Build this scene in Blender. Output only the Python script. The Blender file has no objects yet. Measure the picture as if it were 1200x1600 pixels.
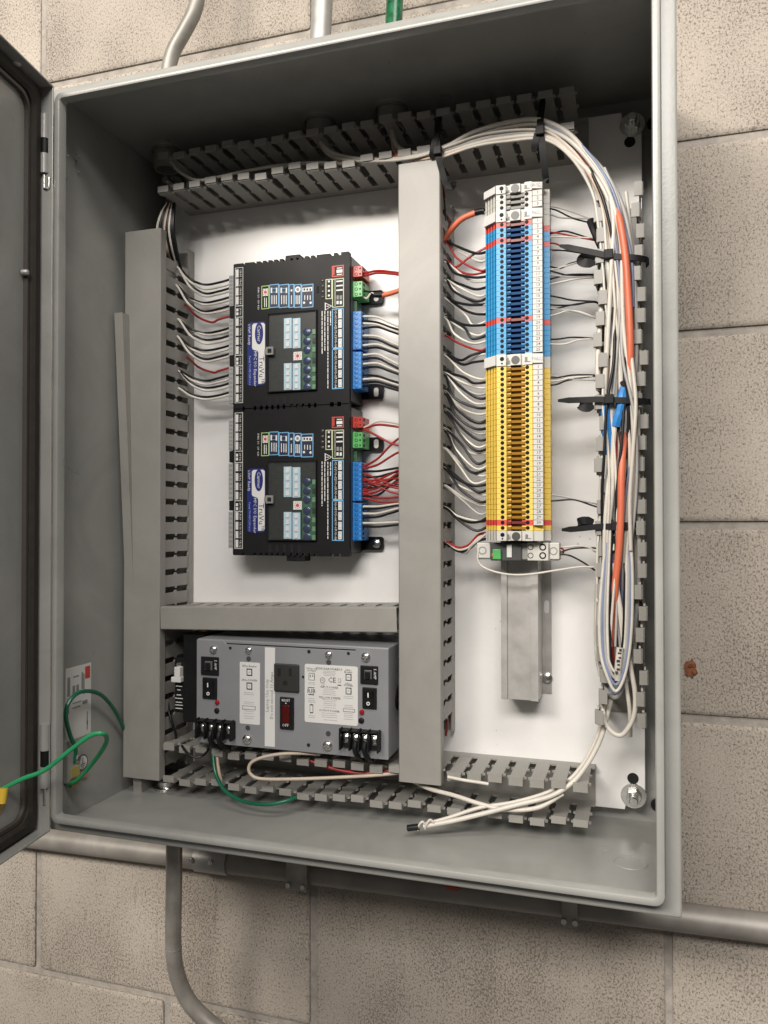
import bpy, bmesh, math, random
from mathutils import Vector, Matrix
random.seed(7)
sc = bpy.context.scene
COL = sc.collection
# ------------------------------------------------------------------ camera
FPX = 1225.7
CAM = Vector((0.5698, -0.6666, 0.3124))
YAW, PITCH, ROLL = -0.3066, 0.0146, -0.0007
fwd = Vector((math.sin(YAW)*math.cos(PITCH), math.cos(YAW)*math.cos(PITCH), math.sin(PITCH)))
rgt = Vector((math.cos(YAW), -math.sin(YAW), 0)); upv = rgt.cross(fwd)
rgt, upv = math.cos(ROLL)*rgt+math.sin(ROLL)*upv, -math.sin(ROLL)*rgt+math.cos(ROLL)*upv
cd = bpy.data.cameras.new('camera'); cam = bpy.data.objects.new('camera', cd); COL.objects.link(cam)
cd.sensor_fit = 'VERTICAL'; cd.sensor_height = 24; cd.lens = FPX/1600*24; cd.clip_start = 0.01; cd.clip_end = 50
cam.matrix_world = Matrix(((rgt.x, upv.x, -fwd.x, CAM.x), (rgt.y, upv.y, -fwd.y, CAM.y), (rgt.z, upv.z, -fwd.z, CAM.z), (0, 0, 0, 1)))
sc.camera = cam
# ------------------------------------------------------------------ world, lamps, exposure
wd = bpy.data.worlds.new('World'); sc.world = wd; wd.use_nodes = True
wd.node_tree.nodes['Background'].inputs[0].default_value = (1.0, 0.945, 0.88, 1)
wd.node_tree.nodes['Background'].inputs[1].default_value = 0.11
def area(name, loc, target, sx, sy, power, col):
    l = bpy.data.lights.new(name, 'AREA'); l.shape = 'RECTANGLE'; l.size = sx; l.size_y = sy; l.energy = power; l.color = col
    o = bpy.data.objects.new(name, l); COL.objects.link(o); o.location = loc
    o.rotation_euler = (Vector(target)-Vector(loc)).to_track_quat('-Z', 'Y').to_euler()
area('ceiling_lamp_right', (1.25, -1.35, 2.2), (0.35, 0.1, 0.3), 1.2, 0.4, 27, (1.0, 0.95, 0.88))
area('ceiling_lamp_left', (-0.75, -2.4, 1.75), (0.3, 0.1, 0.0), 1.2, 0.5, 100, (1.0, 0.925, 0.83))
area('ceiling_lamp_front', (0.60, -2.8, 2.05), (0.3, 0.1, 0.3), 1.8, 0.6, 98, (1.0, 0.945, 0.885))
sc.view_settings.view_transform = 'Standard'; sc.view_settings.look = 'None'
sc.view_settings.exposure = -0.12; sc.view_settings.gamma = 1.0; sc.view_settings.use_curve_mapping = False

# ------------------------------------------------------------------ measuring helpers: a pixel of the photograph seen at a known depth
def ray(u, v): return fwd + rgt*((u-600)/FPX) - upv*((v-800)/FPX)
def at(u, v, Y):
    d = ray(u, v); return CAM + d*((Y-CAM.y)/d.y)
def atx(u, v, X):
    d = ray(u, v); return CAM + d*((X-CAM.x)/d.x)
def atz(u, v, Z):
    d = ray(u, v); return CAM + d*((Z-CAM.z)/d.z)

# ------------------------------------------------------------------ materials
MATS = {}
def mat(name, col, rough=0.5, metal=0.0, var=0.06, vscale=30, bump=0.0, bscale=400, spec=0.5, coat=0.0, smudge=0.0, specks=0.0):
    if name in MATS: return MATS[name]
    m = bpy.data.materials.new(name); m.use_nodes = True; nt = m.node_tree; N = nt.nodes; L = nt.links
    b = N['Principled BSDF']; b.inputs['Roughness'].default_value = rough; b.inputs['Metallic'].default_value = metal
    b.inputs['Specular IOR Level'].default_value = spec; b.inputs['Coat Weight'].default_value = coat
    tc = N.new('ShaderNodeTexCoord')
    nz = N.new('ShaderNodeTexNoise'); nz.inputs['Scale'].default_value = vscale; nz.inputs['Detail'].default_value = 5
    L.new(tc.outputs['Object'], nz.inputs['Vector'])
    cr = N.new('ShaderNodeValToRGB'); e = cr.color_ramp.elements
    e[0].position = 0.3; e[1].position = 0.72
    e[0].color = tuple(c*(1-var) for c in col)+(1,); e[1].color = tuple(min(1, c*(1+var)) for c in col)+(1,)
    L.new(nz.outputs['Fac'], cr.inputs[0]); last = cr.outputs[0]
    if smudge:
        ns = N.new('ShaderNodeTexNoise'); ns.inputs['Scale'].default_value = 7; ns.inputs['Detail'].default_value = 9; ns.inputs['Roughness'].default_value = 0.68; ns.inputs['Distortion'].default_value = 1.2
        L.new(tc.outputs['Object'], ns.inputs['Vector']); rs_ = N.new('ShaderNodeMapRange'); rs_.inputs['From Min'].default_value = 0.35; rs_.inputs['From Max'].default_value = 0.7
        rs_.inputs['To Min'].default_value = 1-smudge; rs_.inputs['To Max'].default_value = 1+smudge*0.4; L.new(ns.outputs['Fac'], rs_.inputs['Value'])
        mm = N.new('ShaderNodeMixRGB'); mm.blend_type = 'MULTIPLY'; mm.inputs[0].default_value = 1; L.new(last, mm.inputs[1]); L.new(rs_.outputs[0], mm.inputs[2]); last = mm.outputs[0]
    if specks:
        vv = N.new('ShaderNodeTexVoronoi'); vv.inputs['Scale'].default_value = 95; L.new(tc.outputs['Object'], vv.inputs['Vector'])
        nk = N.new('ShaderNodeTexNoise'); nk.inputs['Scale'].default_value = 19; L.new(tc.outputs['Object'], nk.inputs['Vector'])
        th = N.new('ShaderNodeMapRange'); th.inputs['From Min'].default_value = 0.58; th.inputs['From Max'].default_value = 0.75; th.inputs['To Min'].default_value = 0; th.inputs['To Max'].default_value = 0.13; L.new(nk.outputs['Fac'], th.inputs['Value'])
        lt = N.new('ShaderNodeMath'); lt.operation = 'LESS_THAN'; L.new(vv.outputs['Distance'], lt.inputs[0]); L.new(th.outputs[0], lt.inputs[1])
        ml = N.new('ShaderNodeMath'); ml.operation = 'MULTIPLY'; ml.inputs[1].default_value = specks; L.new(lt.outputs[0], ml.inputs[0])
        mk = N.new('ShaderNodeMixRGB'); mk.inputs[2].default_value = (.1, .09, .075, 1); L.new(ml.outputs[0], mk.inputs[0]); L.new(last, mk.inputs[1]); last = mk.outputs[0]
    L.new(last, b.inputs['Base Color'])
    mr = N.new('ShaderNodeMapRange'); mr.inputs['To Min'].default_value = max(0.02, rough*0.85); mr.inputs['To Max'].default_value = min(1, rough*1.15)
    L.new(nz.outputs['Fac'], mr.inputs['Value']); L.new(mr.outputs[0], b.inputs['Roughness'])
    if bump:
        n2 = N.new('ShaderNodeTexNoise'); n2.inputs['Scale'].default_value = bscale; n2.inputs['Detail'].default_value = 2
        L.new(tc.outputs['Object'], n2.inputs['Vector'])
        bp = N.new('ShaderNodeBump'); bp.inputs['Strength'].default_value = bump; bp.inputs['Distance'].default_value = 0.0006
        L.new(n2.outputs['Fac'], bp.inputs['Height']); L.new(bp.outputs[0], b.inputs['Normal'])
    MATS[name] = m; return m
STEEL = mat('grey_enamel', (0.32, 0.322, 0.305), 0.29, bump=0.13, bscale=420, var=0.04, vscale=14, smudge=0.14, specks=0.5)
PANEL = mat('white_enamel', (0.78, 0.775, 0.765), 0.33, var=0.02, bump=0.1, bscale=300, smudge=0.05, specks=0.3)
DUCT = mat('grey_pvc', (0.30, 0.29, 0.268), 0.45, var=0.05, vscale=18, smudge=0.13, specks=0.45, bump=0.08, bscale=160)
BLACK = mat('black_plastic', (0.010, 0.010, 0.011), 0.5, var=0.15, spec=0.22)
MATTE = mat('black_void', (0.006, 0.006, 0.006), 0.8)
PSUM = mat('psu_grey_paint', (0.235, 0.24, 0.252), 0.4, var=0.03, bump=0.1, bscale=500, smudge=0.08, specks=0.3)
ZINC = mat('zinc', (0.72, 0.72, 0.7), 0.22, 1.0, var=0.15, vscale=120)
ALU = mat('rail_steel', (0.52, 0.505, 0.485), 0.45, 0.5, var=0.12, vscale=60, smudge=0.15)
EMT = mat('galvanised_tube', (0.42, 0.415, 0.40), 0.46, 0.5, var=0.16, vscale=40, smudge=0.15)
GPAINT = mat('grey_painted_tube', (0.28, 0.268, 0.245), 0.45, 0.25, var=0.15, vscale=60, smudge=0.2)
DTUBE = mat('dull_tube', (0.36, 0.34, 0.31), 0.4, 0.45, var=0.2, vscale=50)
WLABEL = mat('white_label', (0.66, 0.655, 0.64), 0.5, var=0.02)
WPRINT = mat('white_print', (0.72, 0.72, 0.7), 0.6, var=0.02)
GPRINT = mat('grey_print', (0.25, 0.25, 0.25), 0.7)
KPRINT = mat('black_print', (0.03, 0.03, 0.03), 0.7)
NAVY = mat('navy_print', (0.012, 0.022, 0.16), 0.4)
DNAVY = mat('dark_navy_print', (0.014, 0.017, 0.04), 0.5)
SKYB = mat('sky_blue_print', (0.16, 0.4, 0.66), 0.5)
REDP = mat('red_print', (0.55, 0.06, 0.04), 0.5)
LGREEN = mat('pale_green_print', (0.5, 0.55, 0.36), 0.5)
TBLUE = mat('blue_terminal_plastic', (0.04, 0.31, 0.60), 0.4, var=0.05)
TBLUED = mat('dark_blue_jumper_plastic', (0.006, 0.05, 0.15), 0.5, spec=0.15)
TYEL = mat('yellow_terminal_plastic', (0.79, 0.57, 0.105), 0.4, var=0.05)
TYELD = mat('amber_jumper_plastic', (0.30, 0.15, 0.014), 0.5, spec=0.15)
TRED = mat('red_terminal_plastic', (0.66, 0.075, 0.055), 0.4, var=0.05)
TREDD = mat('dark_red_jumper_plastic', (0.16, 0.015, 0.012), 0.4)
TGRY = mat('pale_grey_terminal_plastic', (0.56, 0.55, 0.51), 0.45, var=0.04)
TGRYD = mat('dark_grey_jumper_plastic', (0.16, 0.155, 0.14), 0.45)  # darker grey than the block bodies
CBLUE = mat('blue_connector_plastic', (0.015, 0.17, 0.5), 0.35)
CGREEN = mat('green_connector_plastic', (0.09, 0.38, 0.11), 0.35)
CRED = mat('red_connector_plastic', (0.45, 0.03, 0.02), 0.35)
WW = mat('white_insulation', (0.60, 0.57, 0.51), 0.38, var=0.08, vscale=80)
WK = mat('black_insulation', (0.010, 0.010, 0.012), 0.4, var=0.1, spec=0.3)
WR = mat('red_insulation', (0.30, 0.022, 0.02), 0.38, var=0.1)
WO = mat('orange_jacket', (0.68, 0.165, 0.085), 0.42, var=0.1)
WG = mat('green_insulation', (0.025, 0.33, 0.13), 0.36, var=0.1)
WGD = mat('dark_green_insulation', (0.006, 0.12, 0.06), 0.3, var=0.2)
WT = mat('tan_insulation', (0.55, 0.40, 0.31), 0.4, var=0.1)
WBR = mat('grey_insulation', (0.38, 0.37, 0.36), 0.4, var=0.1)
WBL = mat('slate_blue_insulation', (0.2, 0.24, 0.36), 0.4, var=0.1)
TAPE = mat('blue_tape', (0.03, 0.22, 0.58), 0.35, var=0.2, vscale=200, bump=0.5, bscale=250)
YEL = mat('yellow_crimp', (0.75, 0.5, 0.05), 0.35)
BRASS = mat('brass', (0.5, 0.36, 0.14), 0.35, 1.0)
GASK = mat('dark_foam_gasket', (0.022, 0.018, 0.014), 0.75, var=0.3, vscale=90)
PCB = mat('pcb_green', (0.03, 0.1, 0.05), 0.4, var=0.4, vscale=300)
LBLU = mat('light_blue_jumper', (0.40, 0.56, 0.66), 0.4)
RUST = mat('rust_orange', (0.20, 0.07, 0.028), 0.8, var=0.5, vscale=300, bump=0.8)
def cable_print():
    m = bpy.data.materials.new('white_jacket_with_print'); m.use_nodes = True; nt = m.node_tree; N = nt.nodes; L = nt.links
    b = N['Principled BSDF']; b.inputs['Roughness'].default_value = 0.4
    uv = N.new('ShaderNodeUVMap'); sp = N.new('ShaderNodeSeparateXYZ'); L.new(uv.outputs[0], sp.inputs[0])
    cm = N.new('ShaderNodeCombineXYZ'); L.new(sp.outputs[0], cm.inputs[0])
    mul = N.new('ShaderNodeMath'); mul.operation = 'MULTIPLY'; mul.inputs[1].default_value = 0.02; L.new(sp.outputs[1], mul.inputs[0]); L.new(mul.outputs[0], cm.inputs[1])
    nz = N.new('ShaderNodeTexNoise'); nz.inputs['Scale'].default_value = 420; nz.inputs['Detail'].default_value = 1; L.new(cm.outputs[0], nz.inputs['Vector'])
    g = N.new('ShaderNodeMath'); g.operation = 'GREATER_THAN'; g.inputs[1].default_value = 0.56; L.new(nz.outputs['Fac'], g.inputs[0])
    nl = N.new('ShaderNodeTexNoise'); nl.inputs['Scale'].default_value = 26; nl.inputs['Detail'].default_value = 0; L.new(cm.outputs[0], nl.inputs['Vector'])
    gl = N.new('ShaderNodeMath'); gl.operation = 'GREATER_THAN'; gl.inputs[1].default_value = 0.5; L.new(nl.outputs['Fac'], gl.inputs[0])
    d1 = N.new('ShaderNodeMath'); d1.operation = 'COMPARE'; d1.inputs[1].default_value = 0.62; d1.inputs[2].default_value = 0.085; L.new(sp.outputs[1], d1.inputs[0])
    m1 = N.new('ShaderNodeMath'); m1.operation = 'MULTIPLY'; L.new(g.outputs[0], m1.inputs[0]); L.new(gl.outputs[0], m1.inputs[1])
    m2 = N.new('ShaderNodeMath'); m2.operation = 'MULTIPLY'; L.new(m1.outputs[0], m2.inputs[0]); L.new(d1.outputs[0], m2.inputs[1])
    mx = N.new('ShaderNodeMixRGB'); mx.inputs[1].default_value = (0.62, 0.58, 0.52, 1); mx.inputs[2].default_value = (0.04, 0.04, 0.05, 1)
    L.new(m2.outputs[0], mx.inputs[0]); L.new(mx.outputs[0], b.inputs['Base Color']); return m
WP = cable_print()
def cmu(name, base, pit, seedoff):
    m = bpy.data.materials.new(name); m.use_nodes = True; nt = m.node_tree; N = nt.nodes; L = nt.links
    b = N['Principled BSDF']; b.inputs['Roughness'].default_value = 0.9; b.inputs['Specular IOR Level'].default_value = 0.2
    tc = N.new('ShaderNodeTexCoord'); oi = N.new('ShaderNodeObjectInfo')
    mp = N.new('ShaderNodeMapping'); mp.inputs['Scale'].default_value = (1, 1, 0.75); L.new(tc.outputs['Object'], mp.inputs[0])
    ad = N.new('ShaderNodeVectorMath'); ad.operation = 'ADD'; sc_ = N.new('ShaderNodeVectorMath'); sc_.operation = 'SCALE'; sc_.inputs['Scale'].default_value = 40
    cx = N.new('ShaderNodeCombineXYZ'); L.new(oi.outputs['Random'], cx.inputs[0]); L.new(oi.outputs['Random'], cx.inputs[2]); L.new(cx.outputs[0], sc_.inputs[0])
    L.new(mp.outputs[0], ad.inputs[0]); L.new(sc_.outputs[0], ad.inputs[1])
    n1 = N.new('ShaderNodeTexNoise'); n1.inputs['Scale'].default_value = 450; n1.inputs['Detail'].default_value = 5; n1.inputs['Roughness'].default_value = 0.8; n1.inputs['Distortion'].default_value = 0.15
    n2 = N.new('ShaderNodeTexNoise'); n2.inputs['Scale'].default_value = 11; n2.inputs['Detail'].default_value = 5
    n3 = N.new('ShaderNodeTexNoise'); n3.inputs['Scale'].default_value = 620; n3.inputs['Detail'].default_value = 2
    for n in (n1, n2, n3): L.new(ad.outputs[0], n.inputs['Vector'])
    # pit density varies from place to place
    sh = N.new('ShaderNodeMath'); sh.operation = 'MULTIPLY_ADD'; sh.inputs[1].default_value = 0.2; L.new(n2.outputs['Fac'], sh.inputs[0]); L.new(n1.outputs['Fac'], sh.inputs[2])
    cr = N.new('ShaderNodeValToRGB'); e = cr.color_ramp.elements; e[0].position = 0.475; e[1].position = 0.55
    e[0].color = (0, 0, 0, 1); e[1].color = (1, 1, 1, 1); L.new(sh.outputs[0], cr.inputs[0])
    c1 = N.new('ShaderNodeValToRGB'); f = c1.color_ramp.elements; f[0].position = 0.3; f[1].position = 0.7
    f[0].color = tuple(x*0.92 for x in base)+(1,); f[1].color = tuple(x*1.06 for x in base)+(1,); L.new(n2.outputs['Fac'], c1.inputs[0])
    c3 = N.new('ShaderNodeMixRGB'); c3.blend_type = 'OVERLAY'; c3.inputs[0].default_value = 0.35; L.new(c1.outputs[0], c3.inputs[1]); L.new(n3.outputs['Fac'], c3.inputs[2])
    mx = N.new('ShaderNodeMixRGB'); mx.inputs[1].default_value = pit+(1,); L.new(cr.outputs[0], mx.inputs[0]); L.new(c3.outputs[0], mx.inputs[2])
    tv = N.new('ShaderNodeMapRange'); tv.inputs['To Min'].default_value = 0.93; tv.inputs['To Max'].default_value = 1.06; L.new(oi.outputs['Random'], tv.inputs['Value'])
    # old water streaks and stains
    ms = N.new('ShaderNodeMapping'); ms.inputs['Scale'].default_value = (1, 1, 0.22); L.new(ad.outputs[0], ms.inputs[0])
    nst = N.new('ShaderNodeTexNoise'); nst.inputs['Scale'].default_value = 55; nst.inputs['Detail'].default_value = 4; L.new(ms.outputs[0], nst.inputs['Vector'])
    rst = N.new('ShaderNodeMapRange'); rst.inputs['From Min'].default_value = 0.27; rst.inputs['From Max'].default_value = 0.36; rst.inputs['To Min'].default_value = 0.74; rst.inputs['To Max'].default_value = 1.0; L.new(nst.outputs['Fac'], rst.inputs['Value'])
    m5 = N.new('ShaderNodeMath'); m5.operation = 'MULTIPLY'; L.new(tv.outputs[0], m5.inputs[0]); L.new(rst.outputs[0], m5.inputs[1])
    m6 = N.new('ShaderNodeMixRGB'); m6.blend_type = 'MULTIPLY'; m6.inputs[0].default_value = 1; L.new(mx.outputs[0], m6.inputs[1]); L.new(m5.outputs[0], m6.inputs[2])
    L.new(m6.outputs[0], b.inputs['Base Color'])
    bp = N.new('ShaderNodeBump'); bp.inputs['Strength'].default_value = 0.6; bp.inputs['Distance'].default_value = 0.0022
    L.new(cr.outputs[0], bp.inputs['Height']); 
    bp2 = N.new('ShaderNodeBump'); bp2.inputs['Strength'].default_value = 0.35; bp2.inputs['Distance'].default_value = 0.001
    L.new(n3.outputs['Fac'], bp2.inputs['Height']); L.new(bp.outputs[0], bp2.inputs['Normal']); L.new(bp2.outputs[0], b.inputs['Normal'])
    return m
BLOCKM = cmu('tan_concrete_block', (0.405, 0.36, 0.31), (0.22, 0.186, 0.152), 0)
MORTAR = mat('mortar', (0.33, 0.303, 0.272), 0.9, var=0.2, vscale=70, bump=1.0, bscale=330, spec=0.2)
def glass():
    m = bpy.data.materials.new('clear_cover'); m.use_nodes = True
    b = m.node_tree.nodes['Principled BSDF']; b.inputs['Base Color'].default_value = (0.6, 0.64, 0.64, 1); b.inputs['Roughness'].default_value = 0.08
    b.inputs['Alpha'].default_value = 0.015; b.inputs['Specular IOR Level'].default_value = 0.9; return m
GLASS = glass()

# ------------------------------------------------------------------ mesh helpers (world coordinates in, origin at the thing's base)
class MB:
    def __init__(s): s.v = []; s.f = []; s.sm = []; s.uv = None
    def box(s, x0, x1, y0, y1, z0, z1):
        i = len(s.v)
        s.v += [(x0,y0,z0),(x1,y0,z0),(x1,y1,z0),(x0,y1,z0),(x0,y0,z1),(x1,y0,z1),(x1,y1,z1),(x0,y1,z1)]
        for q in ((0,3,2,1),(4,5,6,7),(0,1,5,4),(1,2,6,5),(2,3,7,6),(3,0,4,7)): s.f.append(tuple(i+k for k in q)); s.sm.append(False)
        return s
    def prism(s, pts, fn0, fn1, smooth=False):          # polygon pts mapped by fn0 / fn1 to its two ends
        i = len(s.v); n = len(pts)
        s.v += [tuple(fn0(*p)) for p in pts]+[tuple(fn1(*p)) for p in pts]
        s.f.append(tuple(range(i, i+n))); s.sm.append(False)
        s.f.append(tuple(reversed(range(i+n, i+2*n)))); s.sm.append(False)
        for k in range(n):
            l = (k+1) % n; s.f.append((i+l, i+k, i+n+k, i+n+l)); s.sm.append(smooth)
        return s
    def front(s, pts, y0, y1):                           # polygon in x,z extruded in depth
        return s.prism(pts, lambda a, b: (a, y0, b), lambda a, b: (a, y1, b))
    def cyl(s, c, axis, r, h, n=16, r2=None):            # from c along axis by h
        c = Vector(c); a = Vector(axis).normalized(); t = a.orthogonal().normalized(); b = a.cross(t)
        r2 = r if r2 is None else r2; i = len(s.v)
        for k in range(n):
            w = 2*math.pi*k/n; d = t*math.cos(w)+b*math.sin(w); s.v.append(tuple(c+d*r))
        for k in range(n):
            w = 2*math.pi*k/n; d = t*math.cos(w)+b*math.sin(w); s.v.append(tuple(c+a*h+d*r2))
        s.f.append(tuple(reversed(range(i, i+n)))); s.sm.append(False); s.f.append(tuple(range(i+n, i+2*n))); s.sm.append(False)
        for k in range(n):
            l = (k+1) % n; s.f.append((i+k, i+l, i+n+l, i+n+k)); s.sm.append(True)
        return s
    def lathe(s, c, axis, prof, n=20, cap=True):                   # prof: (radius, height)
        c = Vector(c); a = Vector(axis).normalized(); t = a.orthogonal().normalized(); b = a.cross(t); i = len(s.v)
        for r, h in prof:
            for k in range(n):
                w = 2*math.pi*k/n; s.v.append(tuple(c+a*h+(t*math.cos(w)+b*math.sin(w))*r))
        for j in range(len(prof)-1):
            for k in range(n):
                l = (k+1) % n; s.f.append((i+j*n+k, i+j*n+l, i+(j+1)*n+l, i+(j+1)*n+k)); s.sm.append(True)
        if not cap: return s
        s.f.append(tuple(reversed(range(i, i+n)))); s.sm.append(True)
        e = i+(len(prof)-1)*n; s.f.append(tuple(range(e, e+n))); s.sm.append(True)
        return s
    def tube(s, P, r, n=8, rs=None):
        P = [Vector(p) for p in P]; i = len(s.v); m = len(P)
        T = [(P[min(k+1, m-1)]-P[max(k-1, 0)]).normalized() for k in range(m)]
        nn = Vector((0, -1, 0)); nn = (nn-T[0]*nn.dot(T[0])); nn = nn.normalized() if nn.length > 1e-4 else T[0].orthogonal().normalized()
        if s.uv is None: s.uv = {}
        ln = 0
        for k in range(m):
            nn = nn-T[k]*nn.dot(T[k]); nn = nn.normalized() if nn.length > 1e-6 else T[k].orthogonal().normalized()
            b = T[k].cross(nn); rr = rs[k] if rs else r
            if k: ln += (P[k]-P[k-1]).length
            for j in range(n):
                w = 2*math.pi*j/n; s.uv[len(s.v)] = (ln, j/n); s.v.append(tuple(P[k]+(nn*math.cos(w)+b*math.sin(w))*rr))
        for k in range(m-1):
            for j in range(n):
                l = (j+1) % n; s.f.append((i+k*n+j, i+k*n+l, i+(k+1)*n+l, i+(k+1)*n+j)); s.sm.append(True)
        s.f.append(tuple(reversed(range(i, i+n)))); s.sm.append(False); s.f.append(tuple(range(i+(m-1)*n, i+m*n))); s.sm.append(False)
        return s
    def loops(s, L, closed=True, cap=False):             # connect successive closed loops of equal length
        i = len(s.v); n = len(L[0])
        for l in L: s.v += [tuple(p) for p in l]
        for j in range(len(L)-1):
            for k in range(n):
                l = (k+1) % n; s.f.append((i+j*n+k, i+j*n+l, i+(j+1)*n+l, i+(j+1)*n+k)); s.sm.append(True)
        return s
    def mesh(s, name, off=Vector((0, 0, 0))):
        me = bpy.data.meshes.new(name)
        me.from_pydata([(v[0]-off[0], v[1]-off[1], v[2]-off[2]) for v in s.v], [], s.f)
        me.polygons.foreach_set('use_smooth', s.sm)
        bmm = bmesh.new(); bmm.from_mesh(me); bmesh.ops.recalc_face_normals(bmm, faces=bmm.faces); bmm.to_mesh(me); bmm.free()
        if any(s.sm): me.set_sharp_from_angle(angle=math.radians(38))
        if s.uv:
            ul = me.uv_layers.new(name='UVMap')
            for p in me.polygons:
                for li in p.loop_indices:
                    ul.data[li].uv = s.uv.get(me.loops[li].vertex_index, (0, 0))
        me.update(); return me
LABELS = {}
def tag(o, label, cat, group=None):
    o['label'] = label; o['category'] = cat
    if group: o['group'] = group
    LABELS.setdefault(label, []).append(o.name)
    nw = len(label.replace(',', ' ').split())
    if not 4 <= nw <= 16: print('LABEL LENGTH', nw, label)
    return o
def thing(name, loc, label, cat, group=None):
    o = bpy.data.objects.new(name, None); COL.objects.link(o); o.location = loc; o.empty_display_size = 0.01; o['_b'] = tuple(loc)
    return tag(o, label, cat, group)
def base(o): return Vector(o['_b']) if '_b' in o else Vector((0, 0, 0))
def part(mb, name, m, parent=None, bev=0, label=None, loc=None):
    off = base(parent) if parent else Vector(loc if loc else mb.v[0])
    o = bpy.data.objects.new(name, mb.mesh(name, off)); o.data.materials.append(m); COL.objects.link(o)
    o['_b'] = tuple(off)
    if parent: o.parent = parent
    else: o.location = off
    if bev:
        bm_ = o.modifiers.new('bevel', 'BEVEL'); bm_.width = bev; bm_.segments = 2; bm_.limit_method = 'ANGLE'; bm_.angle_limit = math.radians(40); bm_.harden_normals = False
    if label: o['label'] = label
    return o
def inst(me, name, m, parent, loc, rot=None):
    o = bpy.data.objects.new(name, me); COL.objects.link(o); o.parent = parent
    b = base(parent)
    M = Matrix.Translation(Vector(loc)-b)
    if rot is not None: M = M @ rot.to_4x4()
    o.matrix_local = M
    if not me.materials: me.materials.append(m)
    o['_b'] = tuple(loc)
    return o
def txt(parent, name, s, c, size, m, right=(1, 0, 0), up=(0, 0, 1), sx=1.0):
    cu = bpy.data.curves.new('t', 'FONT'); cu.body = s; cu.size = size; cu.align_x = 'CENTER'; cu.align_y = 'CENTER'; cu.resolution_u = 1
    to = bpy.data.objects.new('t', cu); COL.objects.link(to); me = bpy.data.meshes.new_from_object(to)
    bpy.data.objects.remove(to); bpy.data.curves.remove(cu)
    off = base(parent); r = Vector(right); u = Vector(up); c = Vector(c)-off
    for v in me.vertices: v.co = c+r*v.co.x*sx+u*v.co.y
    me.materials.clear(); me.materials.append(m); me.name = name
    o = bpy.data.objects.new(name, me); COL.objects.link(o); o.parent = parent; o['_b'] = tuple(off)
    return o
DOWN = dict(right=(0, 0, -1), up=(1, 0, 0))
UPW = dict(right=(0, 0, 1), up=(-1, 0, 0))
def smooth(P, k=6):
    P = [Vector(p) for p in P]; Q = [2*P[0]-P[1]]+P+[2*P[-1]-P[-2]]; out = []
    for i in range(1, len(Q)-2):
        a, b, c, d = Q[i-1:i+3]
        for j in range(k):
            t = j/k; out.append(0.5*((2*b)+(c-a)*t+(2*a-5*b+4*c-d)*t*t+(3*b-a-3*c+d)*t**3))
    out.append(P[-1]); return out
def wire(name, pts, r, m, label, cat='wire', group=None, k=6, n=8):
    mb = MB().tube(smooth(pts, k), r, n); o = part(mb, name, m, loc=pts[0])
    return tag(o, label, cat, group)
def px(L): return [at(*p) for p in L]
def rrect(x0, x1, z0, z1, r, n=4):
    out = []
    for cx, cz, a in ((x1-r, z1-r, 0), (x0+r, z1-r, 90), (x0+r, z0+r, 180), (x1-r, z0+r, 270)):
        for k in range(n+1):
            w = math.radians(a+90*k/n); out.append((cx+r*math.cos(w), cz+r*math.sin(w)))
    return out
ORD = ['', 'first', 'second', 'third', 'fourth', 'fifth', 'sixth', 'seventh', 'eighth', 'ninth', 'tenth', 'eleventh', 'twelfth', 'thirteenth', 'fourteenth', 'fifteenth', 'sixteenth', 'seventeenth', 'eighteenth', 'nineteenth', 'twentieth', 'twenty-first', 'twenty-second', 'twenty-third', 'twenty-fourth', 'twenty-fifth']

ONES = ['', 'one', 'two', 'three', 'four', 'five', 'six', 'seven', 'eight', 'nine', 'ten', 'eleven', 'twelve', 'thirteen', 'fourteen', 'fifteen', 'sixteen', 'seventeen', 'eighteen', 'nineteen']
def nw(n): return ONES[n] if n < 20 else {2: 'twenty', 3: 'thirty'}[n//10]+('-'+ONES[n % 10] if n % 10 else '')

# ================================================================== SETTING: the block wall
W, D, H = 0.6057, 0.2018, 0.762
WY = 0.220
mb = MB().box(-0.9, 1.3, WY+0.0042, WY+0.12, -0.7, 1.4)
wall = part(mb, 'wall', MORTAR, loc=(0.2, WY+0.0035, 0)); wall['kind'] = 'structure'
wb = base(wall)
def block_mesh(w, h):
    m = MB(); x0, x1, z0, z1 = -w/2, w/2, -h/2, h/2
    def lp(ins, y, j):
        P = rrect(x0+ins, x1-ins, z0+ins, z1-ins, 0.004, 2)
        return [(a, y, b) for a, b in P]
    L = [lp(-0.0005, 0.006, 0), lp(-0.0003, 0.0020, 0), lp(0.0010, 0.0010, 0), lp(0.0028, 0.0003, 0), lp(0.005, 0.0, 0)]
    m.loops(L); i = len(m.v)-len(L[-1]); m.f.append(tuple(range(i, len(m.v)))); m.sm.append(False)
    return m.mesh('block')
bme = block_mesh(0.3965, 0.1935); bme.materials.append(BLOCKM)
for k in range(-4, 7):
    zc = 0.107+0.2032*k+0.1016
    x = 0.604-0.4064*3+0.2032+(0.2032 if k % 2 else 0)
    for j in range(-1, 6):
        xc = x+0.4064*j
        if -0.75 < xc < 1.2:
            inst(bme, 'block', BLOCKM, wall, (xc+random.uniform(-.0006, .0006), WY+random.uniform(-.0006, .0006), zc))
c = at(1080, 1045, WY-0.001); random.seed(3)
pts = [(c.x+(.0075+random.uniform(-.003, .002))*math.cos(k*.45)*.85, c.z+(.0105+random.uniform(-.004, .002))*math.sin(k*.45)) for k in range(14)]
mb = MB().front(pts, WY-.0014, WY+.001)
for i in range(5): mb.lathe((c.x+random.uniform(-.004, .004), WY-.0014, c.z+random.uniform(-.005, .005)), (0, -1, 0), [(.0026, 0), (.002, .0006), (.0003, .001)], 9)
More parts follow.
